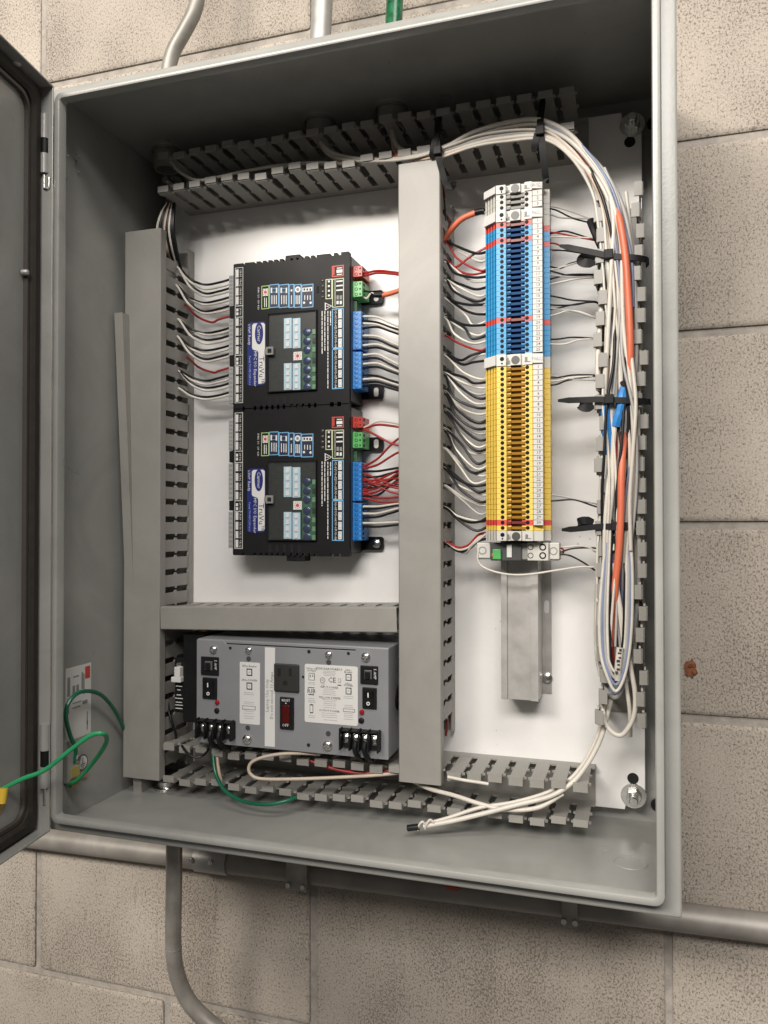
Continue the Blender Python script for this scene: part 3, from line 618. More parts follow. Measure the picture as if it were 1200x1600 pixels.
    # left input connectors
    for ya, yb in ((270, 530), (640, 950), (1050, 1360)):
        a_, b_ = Q(20, ya).z, Q(20, yb).z; cn = part(MB().box(x0-.0066, x0-.0002, .1392, .162, b_, a_), 'input_connector', mat('connector_grey', (.33, .335, .33), .45), c)
        n = 8
        for k in range(n):
            zz = b_+(a_-b_)*(k+.5)/n; part(MB().box(x0-.0058, x0-.0018, .1389, .1392, zz-.0012, zz+.0012), 'screw', GPRINT, cn)
    for ya, yb in ((535, 630), (955, 1040)):
        part(MB().box(x0-.0062, x0-.0002, .1400, .162, Q(20, yb).z, Q(20, ya).z), 'supply_connector', BLACK, c)
    # right hand connectors
    for nm, m, ya, yb, n in (('power_connector', CRED, 205, 298, 2), ('network_connector', CGREEN, 335, 468, 3), ('output_connector', CBLUE, 588, 914, 8), ('output_connector', CBLUE, 932, 1248, 8)):
        p0, p1 = at(360+1085/5.4545, 380+ya/5.4545, .150), at(360+1085/5.4545, 380+yb/5.4545, .150)
        a_, b_ = p0.z+dz, p1.z+dz; xa = x1+.0006; xb = xa+.0115 if n < 4 else xa+.0105
        cn = part(MB().box(xa, xb, .1455, .170, b_, a_), nm, m, c, bev=.0006)
        part(MB().box(x1-.004, xa+.002, .1478, .166, b_-.001, a_+.001), 'socket', m, cn)
        for k in range(n):
            zz = b_+(a_-b_)*(k+.5)/n
            part(MB().lathe((xa+.0045, .1455, zz), (0, -1, 0), [(.0019, -.0005), (.0019, .0001), (.0013, .0002), (.0012, -.0001), (.0001, -.0001)], 10), 'screw', mat('dark_screw', (.03, .05, .12), .3, .4) if n > 3 else BLACK, cn)
            part(MB().box(xb, xb+.0002, .149, .154, zz-.0014, zz+.0014), 'wire_entry', MATTE, cn)
            part(MB().box(xa+.0082, xa+.0098, .1452, .1455, zz-.0009, zz+.0009), 'slot', mat('pale_slot', (.12, .3, .6), .4) if n > 3 else BLACK, cn)
    part(MB().box(x1-.0005, x1+.004, .150, .168, Q(900, 575).z, Q(900, 480).z), 'board_edge', PCB, c)
    for zz in (Q(900, 400).z, Q(900, 1270).z if which == 'lower' else Q(900, 1235).z):
        f = part(MB().front(rrect(x1-.002, x1+.026, zz-.0075, zz+.0075, .003), .176, .180), 'mounting_foot', BLACK, c)
        if zz < z0+.06 and which == 'lower': part(MB().lathe((x1+.019, .176, zz), (0, -1, 0), [(.0055, 0), (.0052, .002), (.003, .0034), (.0003, .0036)], 16), 'screw', ZINC, f)
        else: part(MB().front(rrect(x1+.0155, x1+.021, zz-.005, zz+.005, .0024), .1757, .176), 'slot', WPRINT, f)
    return c
controller(0, 'upper of two stacked black controllers, nearer the top duct', 'upper')
controller(-.1668, 'lower of two stacked black controllers, above the power supply', 'lower')

# ================================================================== POWER SUPPLY
FY = 0.0917
def pp(cx, cy, Y=FY): return at(240+cx/2.857, 920+cy/2.857, Y)
psu = thing('power_supply', (.1147, PY, .0755), 'grey steel boxed power supply with outlet and two white labels', 'power supply')
X0, X1, Z0, Z1 = .1147, .3342, .0745, .1866
mb = MB().box(X0, X1, FY+.0012, PY-.0006, Z0, Z1); part(mb, 'case', PSUM, psu, bev=.0012)
gr0, gr1 = pp(325, 228), pp(900, 258)
mb = MB().front([(X0, Z0-.0005), (X1, Z0-.0005), (X1, Z1-.001), (gr1.x+.004, Z1-.001), (gr1.x, Z1-.0045), (gr0.x, Z1-.0045), (gr0.x-.004, Z1-.001), (X0, Z1-.001)], FY, FY+.0012)
face = part(mb, 'front_panel', PSUM, psu, bev=.0004)
part(MB().box(gr0.x, gr1.x, FY+.0002, FY+.0012, Z1-.0043, Z1-.0033), 'groove', MATTE, face)
def pscrew(cx, cy, r):
    p = pp(cx, cy); r = r/2.857/1330
    sc_ = part(MB().lathe((p.x, FY, p.z), (0, -1, 0), [(r, 0), (r*.97, r*.2), (r*.8, r*.42), (r*.45, r*.56), (r*.0001, r*.6)], 20), 'screw', ZINC, psu)
    a_ = random.uniform(0, 1.5)
    part(MB().box(p.x-r*.5, p.x+r*.5, FY-r*.66, FY-r*.55, p.z-r*.1, p.z+r*.1).box(p.x-r*.1, p.x+r*.1, FY-r*.66, FY-r*.55, p.z-r*.5, p.z+r*.5), 'cross_slot', GPRINT, sc_)
for q in ((268, 272, 18), (425, 275, 16), (782, 295, 16), (948, 305, 20), (418, 672, 21), (777, 700, 21)): pscrew(*q)
for cx, cy, r in ((343, 264, 6), (694, 280, 7), (870, 288, 6), (425, 312, 10), (782, 328, 10), (668, 393, 5), (421, 620, 10), (780, 646, 10), (692, 697, 7)):
    p = pp(cx, cy); part(MB().cyl((p.x, FY-.0002, p.z), (0, -1, 0), r/2.857/1330, .0004, 16), 'hole', MATTE if r < 10 else mat('dark_hole_fill', (.05, .05, .055), .5), face)  # dark discs on the face paint the darkness inside the holes
def pbox(name, m, cx0, cx1, cy0, cy1, t, y=FY, parent=psu, bev=0, rr=0):
    a_, b_ = pp(cx0, (cy0+cy1)/2), pp(cx1, (cy0+cy1)/2); t_, u_ = pp((cx0+cx1)/2, cy0), pp((cx0+cx1)/2, cy1)
    if rr: mb = MB().front(rrect(a_.x, b_.x, u_.z, t_.z, rr), y-t, y)
    else: mb = MB().box(a_.x, b_.x, y-t, y, u_.z, t_.z)
    return part(mb, name, m, parent, bev)
def pt(parent, s, cx, cy, size, m=KPRINT, y=FY-.0005, rot=None, sx=1):
    p = pp(cx, cy); return txt(parent, 'print', s, (p.x, y, p.z), size, m, sx=sx, **(rot or {}))
for cx, sgn in ((253, 0), (963, 1)):
    y0_ = 343 if not sgn else 383
    b = pbox('breaker_button', BLACK, cx-38, cx+40, y0_-40, y0_+41, .0022, bev=.0006)
    pbox('button_rim', mat('button_grey', (.11, .11, .11), .35), cx-18, cx+15, y0_-22, y0_+18, .0012, FY-.0022, b, bev=.0004); pbox('button_cap', BLACK, cx-14, cx+9, y0_-16, y0_+14, .0016, FY-.0034, b, bev=.0005)
    pt(b, '5 AMP', cx+28, y0_-4, .0040, WPRINT, FY-.0024, DOWN)
    cy = 443 if not sgn else 487; cx2 = 253 if not sgn else 965
    s_ = pbox('rocker_switch', BLACK, cx2-31, cx2+32, cy-47, cy+47, .0022, bev=.0006)
    a_, b_ = pp(cx2-19, cy), pp(cx2+19, cy); t_, u_ = pp(cx2, cy-36), pp(cx2, cy+36); mz = (t_.z+u_.z)/2
    mb = MB().prism([(FY-.002, t_.z), (FY-.0062, t_.z), (FY-.0036, mz), (FY-.0030, u_.z), (FY-.002, u_.z)], lambda y, z: (a_.x, y, z), lambda y, z: (b_.x, y, z)); rk = part(mb, 'rocker', BLACK, s_, bev=.0003)
    p = pp(cx2, cy-18); part(MB().box(p.x-.0006, p.x+.0006, FY-.0056, FY-.0053, p.z-.0025, p.z+.0025), 'on_mark', WPRINT, rk)
    p = pp(cx2-2, cy+22); part(MB().lathe((p.x, FY-.0036, p.z), (0, -1, 0), [(.0019, 0), (.0019, .0003), (.001, .0003), (.001, 0)], 16, False), 'off_mark', WPRINT, rk)
    lx, ly = (285, 507) if not sgn else (930, 551)
    p = pp(lx, ly); part(MB().lathe((p.x, FY, p.z), (0, -1, 0), [(.0027, 0), (.0027, .001), (.002, .0024), (.0003, .003)], 14), 'indicator_lamp', mat('red_lens', (.28, .008, .015), .15, var=.1), psu)
    p = pp(lx-2, ly+37); part(MB().lathe((p.x, FY, p.z), (0, -1, 0), [(.0031, 0), (.003, .001), (.0016, .0016), (.0002, .0016)], 14), 'knob', BLACK, psu)
    # screw terminals
    tx0, tx1, ty0, ty1 = (198, 352, 590, 650) if not sgn else (838, 1006, 634, 700)
    a_, b_ = pp(tx0, (ty0+ty1)/2, FY-.007), pp(tx1, (ty0+ty1)/2, FY-.007); t_, u_ = pp((tx0+tx1)/2, ty0, FY-.007), pp((tx0+tx1)/2, ty1+8, FY-.007)
    tb = part(MB().box(a_.x, b_.x, FY-.004, FY, u_.z-.002, t_.z).box(a_.x, b_.x, FY-.0105, FY-.004, t_.z-.0012, t_.z), 'terminal_block', BLACK, psu)
    n = 4; w = (b_.x-a_.x)/n
    for k in range(n+1): part(MB().box(a_.x+w*k-.0007, a_.x+w*k+.0007, FY-.0125, FY-.004, u_.z-.003, t_.z+.002), 'barrier', BLACK, tb)
    for k in range(n):
        xc = a_.x+w*(k+.5); zc = (t_.z+u_.z)/2
        part(MB().box(xc-w*.36, xc+w*.36, FY-.0056, FY-.004, zc-.0055, zc+.0045), 'contact', ZINC, tb, bev=.0003)
        part(MB().lathe((xc, FY-.0056, zc), (0, -1, 0), [(.0036, 0), (.0036, .0018), (.002, .0028), (.0002, .0029)], 14), 'screw', ZINC, tb)
        if k in (1, 2): part(MB().tube(smooth([(xc, FY-.007, zc-.003), (xc, FY-.009, zc-.010), (xc+.001, FY-.004, zc-.018), (xc+.0015, FY+.012, zc-.026)]), .0026, 8, None), 'lead', BLACK, tb)
# labels
l1 = pbox('white_label', WLABEL, 385, 475, 328, 604, .0003, rr=.0012)
for cy, s in ((345, '24Vac Breaker'), (408, '24Vac POWER')): pt(l1, s, 428, cy, .0030)
for cy in (372, 434):
    o_ = pbox('switch_symbol', KPRINT, 416, 441, cy-16, cy+16, .0002, FY-.0003, l1); pbox('switch_symbol_field', WLABEL, 420, 437, cy-11, cy+11, .0002, FY-.0005, o_); pbox('print_line', GPRINT, 425, 432, cy-2, cy+1, .0001, FY-.0007, o_)
def lines(parent, cx, ys, w, m=mat('fine_print', (.42, .42, .41), .6), h=1.1):
    for cy in ys:
        ww = w*random.uniform(.75, 1); pbox('print_line', m, cx-ww, cx+ww, cy-h, cy+h, .0002, FY-.0003, parent)
lines(l1, 426, (463, 471, 505, 513, 546, 556, 568, 578), 24)
pbox('print_line', GPRINT, 396, 456, 522, 540, .0002, FY-.0003, l1); pbox('print_field', WLABEL, 399, 453, 525, 537, .0002, FY-.0005, l1)
tp = pbox('tape_label', WLABEL, 497, 542, 262, 704, .0003)
pt(tp, 'Laptop Use Only', 508, 476, .0050, mat('thin_print', (.2, .2, .2), .6), rot=UPW); pt(tp, 'Do not exceed 10 Amps', 528, 476, .0050, mat('thin_print', (.2, .2, .2), .6), rot=UPW)
l2 = pbox('white_label', WLABEL, 675, 912, 341, 603, .0003, rr=.002)
pt(l2, 'PSH100A100AB10', 785, 358, .0038)
lines(l2, 785, (368, 374, 380, 387), 30); lines(l2, 785, (448, 456, 464, 472), 30); pt(l2, 'INPUT POWER', 785, 440, .0030); pt(l2, 'YELLOW JUMPER', 787, 487, .0032); lines(l2, 787, (495, 503, 512, 520, 530), 34)
pt(l2, 'OUTPUT POWER', 785, 545, .0030); lines(l2, 785, (555, 564, 573), 36); lines(l2, 790, (586,), 38)
pt(l2, 'CE', 797, 408, .0075); pt(l2, '120Vac 10A', 706, 356, .0027); pt(l2, 'OUTLET', 706, 366, .0027)
for (c0, c1, c2, c3) in ((693, 720, 376, 408), (698, 713, 515, 555)):
    o_ = pbox('picture_symbol', KPRINT, c0, c1, c2, c3, .0002, FY-.0003, l2, rr=.0006); pbox('picture_field', WLABEL, c0+2, c1-2, c2+(2 if c3 < 450 else 5), c3-(2 if c3 < 450 else 5), .0002, FY-.0005, o_)
for cx in (701, 712): pbox('print_line', KPRINT, cx-1.5, cx+1.5, 383, 393, .0002, FY-.0007, l2)
p = pp(755, 408); part(MB().lathe((p.x, FY-.0003, p.z), (0, -1, 0), [(.0029, 0), (.0029, .0002), (.0025, .0002), (.0025, 0)], 20, False), 'listing_mark', KPRINT, l2); pt(l2, 'UL', 755, 408, .0028); lines(l2, 757, (424, 430), 9)
pbox('print_line', KPRINT, 822, 839, 428, 432, .0002, FY-.0003, l2); pbox('print_line', GPRINT, 824, 837, 400, 418, .0002, FY-.0003, l2); pbox('print_field', WLABEL, 826, 835, 402, 416, .0002, FY-.0005, l2)
pt(l2, 'RIB', 705, 457, .0068); pbox('print_line', KPRINT, 690, 719, 439, 442, .0002, FY-.0003, l2); pbox('print_line', KPRINT, 692, 717, 470, 474, .0002, FY-.0003, l2)
lines(l2, 706, (418, 425, 490, 499, 505, 566, 574), 18)
for cy, s in ((363, '24Vac'), (372, 'Breaker'), (424, '24Vac'), (432, 'POWER')): pt(l2, s, 870, cy, .0028)
for cy in (395, 456):
    o_ = pbox('switch_symbol', KPRINT, 858, 884, cy-15, cy+15, .0002, FY-.0003, l2); pbox('switch_symbol_field', WLABEL, 862, 880, cy-11, cy+11, .0002, FY-.0005, o_); pbox('print_line', GPRINT, 866, 876, cy-2, cy+1, .0001, FY-.0007, o_)
lines(l2, 871, (480, 488, 520, 528, 556, 564, 572, 582), 24); pbox('print_line', GPRINT, 846, 900, 535, 550, .0002, FY-.0003, l2); pbox('print_field', WLABEL, 849, 897, 538, 547, .0002, FY-.0005, l2)
# outlet and reset switch
out = pbox('outlet', mat('outlet_black', (.025, .024, .022), .5), 541, 652, 334, 458, .003, bev=.0012)
for cx, w in ((566, 7), (615, 6)): pbox('slot', MATTE, cx-w, cx+w, 352, 388, .0002, FY-.003, out)
p = pp(592, 418); part(MB().cyl((p.x, FY-.003, p.z), (0, -1, 0), .0027, .0002, 16), 'ground_hole', MATTE, out)
rs = pbox('reset_switch', BLACK, 568, 628, 483, 624, .003, bev=.0006)
pbox('reset_lens', mat('dark_red_lens', (.07, .006, .005), .2), 581, 614, 515, 595, .0022, FY-.003, rs, bev=.0008)
pt(rs, 'RESET', 596, 496, .0036, WPRINT, FY-.0032); pt(rs, 'OFF', 594, 606, .0044, WPRINT, FY-.0032); p = pp(596, 508); part(MB().cyl((p.x, FY-.003, p.z), (0, -1, 0), .0007, .0002, 8), 'print_dot', WPRINT, rs)
p = pp(1092, 485); q = atx(240+1092/2.857, 920+485/2.857, X1)
mb = MB().lathe((X1, q.y, q.z), (1, 0, 0), [(.0125, 0), (.0125, .0012), (.0105, .0016), (.010, .0002), (.0001, .0002)], 24); part(mb, 'side_hole', BLACK, psu)  # darkness inside the side hole painted as a black rimmed disc

# small breaker left of the power supply
br = thing('circuit_breaker', (.088, PY, .08), 'small black circuit breaker with white toggle left of the power supply', 'breaker')
by = .118
def bb(u0, u1, v0, v1, y): a_, b_ = at(u0, (v0+v1)/2, y), at(u1, (v0+v1)/2, y); return a_.x, b_.x, at(u0, v1, y).z, at(u0, v0, y).z
xa, xb, za, zb = bb(286, 309, 990, 1128, by); part(MB().box(xa, xb+.008, by, PY-.001, za, zb), 'body', BLACK, br, bev=.001)
xa2, xb2, za2, zb2 = bb(269, 284, 1070, 1114, by-.004); fb = part(MB().box(xa2, xa, by+.001, PY-.001, za2, zb2+.03), 'label_side', BLACK, br, bev=.0008)
for i, (cz, w) in enumerate(((.93, .004), (.8, .0022), (.62, .003), (.5, .005), (.36, .004), (.26, .005), (.14, .0045))):
    xc = (xa2+xa)/2; zz = za2+(zb2-za2)*cz; part(MB().box(xc-w, xc+w, by+.0007, by+.001, zz-.0004, zz+.0004), 'print_line', WPRINT, fb)
xt, xu, zt_, zu_ = bb(267, 282, 1042, 1066, by-.006)
part(MB().box(xt, xu, by-.006, by+.004, zt_, zt_+.006).box(xt+.004, xu-.001, by-.006, by+.004, zt_+.0055, zu_), 'toggle', WLABEL, br, bev=.0008)
part(MB().lathe((xa2+.006, by+.001, zb2+.022), (0, -1, 0), [(.0035, 0), (.003, .0015), (.0003, .002)], 12), 'screw', ZINC, br)
wire('wire', px([(262, 1075, .13), (263, 1105, .128), (269, 1130, .126), (275, 1150, .13), (272, 1168, .14)]), .0016, WK, 'thin black wire dropping beside the small breaker', group='loose wires around the power supply')
wire('wire', px([(284, 1165, .10), (292, 1176, .095), (305, 1183, .095), (318, 1180, .10), (326, 1170, .115)]), .0014, WK, 'thin black wire curling under the left power supply terminals', group='loose wires around the power supply')
wire('wire', px([(300, 1000, .15), (309, 990, .14), (318, 986, .14), (328, 992, .15)]), .0016, YEL, 'short yellow wire behind the top left power supply corner', group='loose wires around the power supply')

# ================================================================== DIN RAIL AND TERMINALS
RY = .1384
zr0 = at(810, 1094, RY).z; zr1 = at(803, 283, RY).z-.01
ra, rb = at(783, 1000, RY).x, at(842, 1000, RY).x; rf = at(862, 1000, PY).x
rail = thing('mounting_rail', (ra, PY, zr0), 'bare steel hat rail hanging below the terminal strip', 'rail')
sec = [(ra, RY), (ra+.006, RY), (ra+.006, RY+.0028), (rb-.0085, RY+.0028), (rb-.0085, RY), (rb-.0008, RY), (rb-.0008, PY-.0014), (rf, PY-.0014), (rf, PY-.0004), (rb-.0020, PY-.0004), (rb-.0020, RY+.0012), (rb-.0073, RY+.0012), (rb-.0073, RY+.0040), (ra+.0048, RY+.0040), (ra+.0048, RY+.0012), (ra+.0012, RY+.0012), (ra+.0012, PY-.0004), (ra, PY-.0004)]
part(MB().prism(sec, lambda a_, b_: (a_, b_, zr0), lambda a_, b_: (a_, b_, zr1)), 'hat_profile', ALU, rail)
p = at(854, 948, PY-.0014); part(MB().front(rrect(p.x-.0026, p.x+.0026, p.z-.0068, p.z+.0068, .0025), PY-.0017, PY-.0014), 'slot', WLABEL, rail)
p = at(855, 1059, PY-.0014); part(MB().lathe((p.x, PY-.0014, p.z), (0, -1, 0), [(.0058, 0), (.0056, .002), (.0035, .0034), (.0003, .0036)], 16), 'screw', ZINC, rail)
TYF = .1000
xl = at(763, 600, .128).x; xf0 = at(776, 600, TYF).x; xf1 = at(832, 600, TYF).x; xtg = at(848, 600, .104).x; xr = at(861, 600, .130).x
def zat(v): return at(803, v, TYF).z
def term_profile(flat=False):
    P = [(xl, RY-.001), (xl, .114)]
    n = 4
    for k in range(n):
        f0, f1 = (k+.55)/n, (k+.85)/n
        for f, dd in ((f0, 0), (f0, .0022), (f1, .0022), (f1, 0)):
            P.append((xl+(xf0-xl)*f, .114-(.114-TYF-.001)*f+dd))
    P += [(xf0, TYF)]
    r0, r1 = xf0+(xf1-xf0)*.27, xf0+(xf1-xf0)*.80
    P += [(r0, TYF), (r0, TYF+.0035), (r0+.004, TYF+.0035), (r0+.004, TYF+.011), (r1-.004, TYF+.011), (r1-.004, TYF+.0035), (r1, TYF+.0035), (r1, TYF)]
    P += [(xf1, TYF), (xf1, TYF+.003), (xtg, TYF+.006), (xtg, .122), (xr, .1225), (xr, RY-.001)]
    return P, r0, r1
PROF, R0, R1 = term_profile()
TM = {}
def term_parts(h):
    key = round(h, 5)
    if key in TM: return TM[key]
    g = h-.00025
    d = {}
    for col, m, md in (('blue', TBLUE, TBLUED), ('yellow', TYEL, TYELD), ('red', TRED, TREDD), ('grey', TGRY, TGRYD)):
        b = MB().prism(PROF, lambda a_, y: (a_-xl, y, 0), lambda a_, y: (a_-xl, y, g)).mesh('body'); b.materials.append(m)
        j = MB().box(R0+.0042-xl, R1-.0042-xl, TYF+.0030, TYF+.0108, g*.28, g*.78)
        j.box(R0+.0005-xl, R0+.0040-xl, TYF+.0012, TYF+.0033, g*.2, g*.7).box(R1-.0040-xl, R1-.0005-xl, TYF+.0012, TYF+.0033, g*.2, g*.7)
        j = j.mesh('jumper'); j.materials.append(md)
        d[col] = (b, j)
    s = MB().cyl((0, TYF-.0002, 0), (0, 1, 0), .0019, .0003, 14).mesh('screw_well'); s.materials.append(mat('well_dark', (.006, .006, .008), .5, spec=.15))
    k = MB().box(xf1+.0006-xl, xtg+.0004-xl, TYF-.0004, TYF+.0028, .0001, g-.0001).mesh('marker_tag'); k.materials.append(mat('tag_plastic', (0.53, 0.525, 0.50), 0.5))
    d['s'], d['k'] = s, k; TM[key] = d; return d
def terminal(z, h, col, label, num=None, jump=True):
    d = term_parts(h)
    t = thing('terminal_block', (xl, 0, z), label, 'terminal', 'terminal blocks on the rail')
    inst(d[col][0], 'body', None, t, (xl, 0, z)); inst(d[col][1], 'jumper', None, t, (xl, 0, z))
    for x in (xf0+.0055, xf1-.0050): inst(d['s'], 'screw_well', None, t, (x, 0, z+h/2))
    if num is not None:
        k = inst(d['k'], 'marker_tag', None, t, (xl, 0, z))
        txt(k, 'number', str(num), ((xf1+xtg)/2+.001, TYF-.0006, z+h/2), .0042, KPRINT)
    return t
def end_bracket(z0, z1, label, small):
    t = thing('end_bracket', (xl, 0, z0), label, 'end bracket', 'grey end brackets')
    h = z1-z0-.0003
    b = part(MB().prism([(a_, y-.0012 if y < .12 else y) for a_, y in PROF], lambda a_, y: (a_, y, z0), lambda a_, y: (a_, y, z0+h)), 'body', TGRY, t)
    xm = (R0+R1)/2
    part(MB().box(R0+.0042, R1-.0042, TYF-.0006, TYF+.0098, z0+.0003, z0+h-.0003), 'screw_post', TGRY, t)
    part(MB().cyl((xm, TYF-.0008, z0+h*.45), (0, 1, 0), .0042, .0003, 18), 'clamp_screw', mat('clamp_dark', (.07, .07, .065), .4), t)
    part(MB().cyl((xf0+.0055, TYF-.0014, z0+h*.6), (0, 1, 0), .0021, .0003, 14), 'hole', mat('well_dark', (.006, .006, .008), .5, spec=.15), t); part(MB().cyl((xf0+.0055, TYF-.0014, z0+h*.2), (0, 1, 0), .0009, .0003, 10), 'hole', mat('well_dark', (.006, .006, .008), .5, spec=.15), t)
    for x in (R0+.0015, R1+.0012): part(MB().box(x-.0012, x+.0012, TYF-.0014, TYF-.0012, z0+h*.3, z0+h*.65), 'notch', TGRYD, t)
    part(MB().box(xf1-.0075, xf1-.0018, TYF-.0014, TYF-.0012, z0+h*.2, z0+h*.28), 'notch', TGRYD, t)
    if not small:
        part(MB().prism([(xf1+.0003, TYF-.0012), (xtg+.0006, TYF+.0014), (xtg+.0006, TYF+.0026), (xf1+.0003, TYF)], lambda a_, y: (a_, y-.001, z0+.0012), lambda a_, y: (a_, y-.001, z0+h-.0012)), 'marker_tag', WLABEL, t)
        part(MB().prism([(xl-.0008, .1095), (xf0-.0006, TYF-.0022), (xf0-.0006, TYF-.0004), (xl-.0008, .1115)], lambda a_, y: (a_, y, z0+.0008), lambda a_, y: (a_, y, z0+h-.0008)), 'marker_tag', WLABEL, t)
    return t
zt = [zat(v) for v in (287, 301, 327, 345, 552.5, 571, 829, 845)]
def tagtext(t, s, z): txt(t, 'print', s, ((xf1+xtg)/2, TYF-.0030, z), .0034, GPRINT)
e = end_bracket(zt[1], zt[0], 'grey end bracket capping the top of the terminal strip', False); tagtext(e, '120 VAC', (zt[0]+zt[1])/2)
h = (zt[1]-zt[2])/3
for k in range(3): terminal(zt[1]-h*(k+1), h, 'grey', 'pale grey terminal block, %s above the blue terminals' % ('third', 'second', 'first')[k], k+1)
e = end_bracket(zt[3], zt[2], 'grey end bracket between pale grey and blue terminals', False); tagtext(e, 'Inputs', (zt[2]+zt[3])/2)
TBZ = {}
h = (zt[3]-zt[4])/25
for k in range(25):
    red = k in (0, 3, 18); z = zt[3]-h*(k+1); TBZ['b', k+1] = z+h/2
    terminal(z, h, 'red' if red else 'blue', '%s terminal block tagged %s in the %s section' % ('red' if red else 'blue', nw(k+1), 'upper blue' if red else 'upper'), k+1)
e = end_bracket(zt[5], zt[4], 'grey end bracket between blue and yellow terminals', False); tagtext(e, 'Outputs', (zt[4]+zt[5])/2)
h = (zt[5]-zt[6])/31
for k in range(31):
    red = k == 29; z = zt[5]-h*(k+1); TBZ['y', k+1] = z+h/2
    terminal(z, h, 'red' if red else 'yellow', ('red terminal block tagged thirty in the lower yellow section' if red else 'yellow terminal block tagged %s in the lower section' % nw(k+1)) if k < 30 else 'untagged yellow terminal block just below the red one', k+1 if k < 30 else None)
end_bracket(zt[7], zt[6], 'grey end bracket closing the bottom of the yellow terminals', True)
# plug-in relay below the strip
ry = .112
def rbx(u0, u1, v0, v1, y): return bb(u0, u1, v0, v1, y)
rel = thing('relay_module', (at(745, 880, PY).x, PY, at(745, 880, ry).z), 'slim relay module with green lever clipped under the terminal strip', 'relay')
xa, xb, za, zb = rbx(746, 874, 848, 876, ry+.006); part(MB().box(xa, xb, ry+.006, RY-.002, za+.001, zb), 'socket_base', TGRY, rel, bev=.0008)
xa, xb, za, zb = rbx(745, 766, 848, 872, ry+.004); part(MB().box(xa, xb, ry+.004, ry+.014, za, zb), 'left_clamp', TGRY, rel, bev=.0008)
part(MB().lathe(((xa+xb)/2-.001, ry+.004, (za+zb)/2), (0, -1, 0), [(.0042, -.001), (.0042, .0003), (.003, .0003), (.0028, -.0006), (.0001, -.0006)], 14), 'clamp_screw', GPRINT, rel)
xa, xb, za, zb = rbx(766, 815, 848, 876, ry); rb2 = part(MB().box(xa, xb, ry, ry+.014, za, zb), 'relay_case', mat('relay_dark', (.07, .073, .075), .35), rel, bev=.0012)
xa, xb, za, zb = rbx(770, 783, 858, 874, ry-.002); part(MB().box(xa, xb, ry-.004, ry, za, zb), 'release_lever', CGREEN, rel, bev=.0008); part(MB().box(xa-.001, xa+.003, ry-.0035, ry, za+.003, zb-.004), 'lever_tip', TRED, rel, bev=.0005)
xa, xb, za, zb = rbx(792, 800, 851, 871, ry); part(MB().box(xa, xb, ry-.0014, ry, za, zb), 'white_button', WLABEL, rel, bev=.0005)
xa, xb, za, zb = rbx(815, 826, 850, 874, ry+.003); part(MB().box(xa, xb, ry+.003, ry+.012, za, zb), 'lamp_window', mat('smoky', (.3, .3, .28), .3), rel, bev=.0006)
xa, xb, za, zb = rbx(824, 857, 848, 876, ry); tb_ = part(MB().box(xa, xb, ry, ry+.016, za, zb), 'screw_block', TGRY, rel, bev=.0008)
for u, v in ((829, 855), (848, 855), (829, 868), (848, 868)):
    p = at(u, v, ry); part(MB().lathe((p.x, ry, p.z), (0, -1, 0), [(.0028 if u < 840 else .0034, -.001), (.0028 if u < 840 else .0034, .0003), (.0022, .0003), (.0020, -.0008), (.0001, -.0008)], 14), 'screw', mat('well_dark', (.006, .006, .008), .5, spec=.15), tb_)
xa, xb, za, zb = rbx(859, 874, 848, 874, ry+.004); part(MB().box(xa, xb, ry+.004, ry+.014, za, zb), 'right_clamp', TGRY, rel, bev=.0008)
part(MB().lathe(((xa+xb)/2-.001, ry+.004, (za+zb)/2), (0, -1, 0), [(.0040, -.001), (.0040, .0003), (.003, .0003), (.0028, -.0006), (.0001, -.0006)], 14), 'clamp_screw', GPRINT, rel)

# ================================================================== WIRES
random.seed(11)
CN = {'k': ('black', WK), 'w': ('white', WW), 'r': ('red', WR), 'g': ('grey', WBR), 'b': ('slate blue', WBL), 't': ('tan', WT), 'p': ('white', WP)}
# left duct to the controllers' inputs
LW = [((279, 419), 'k', 436), ((279, 420), 'w', 443), ((280, 421), 'k', 449.6), ((278, 420), 'w', 454), ((277, 447), 'k', 463.6), ((278, 447), 'w', 468), ((277, 448), 'k', 477), ((276, 448), 'w', 482), ((290, 478), 'r', 493.6), ((280, 501), 'k', 511.6), ((281, 501), 'p', 516), ((280, 502), 'k', 523.6), ((279, 501), 'w', 529),
      ((279, 527), 'k', 539), ((280, 528), 'w', 544), ((279, 528), 'k', 552), ((278, 528), 'p', 556), ((293, 560), 'r', 574), ((281, 580), 'k', 585), ((281, 581), 'w', 591.6), ((280, 582), 'k', 598), ((280, 582), 'w', 603), ((281, 607), 'k', 612), ((280, 608), 'w', 616)]
for i, ((u, v), c, ve) in enumerate(LW):
    Ys = atx(u, v, .0575).y; Ye = .146+random.uniform(-.002, .003)
    p0 = Vector((.0500, Ys+.002, at(u, v, Ys).z+.004)); p1 = Vector((.0590, Ys, at(u, v, Ys).z))
    vm = ve+9+random.uniform(-1, 2)
    q = [p0, p1, at(u+18, v+(vm-v)*.62, Ys-.004), at(u+40, vm-1, .148), at(342, ve+5.5, .146), at(361, ve, Ye)]
    if ve-v < 8: q[2] = at(u+18, v+9, Ys-.004)
    wire('wire', q, .00135, CN[c][1], '%s wire from left duct to upper controller, %s from the top' % (CN[c][0], ORD[i+1]), group='wires from left duct to upper controller')
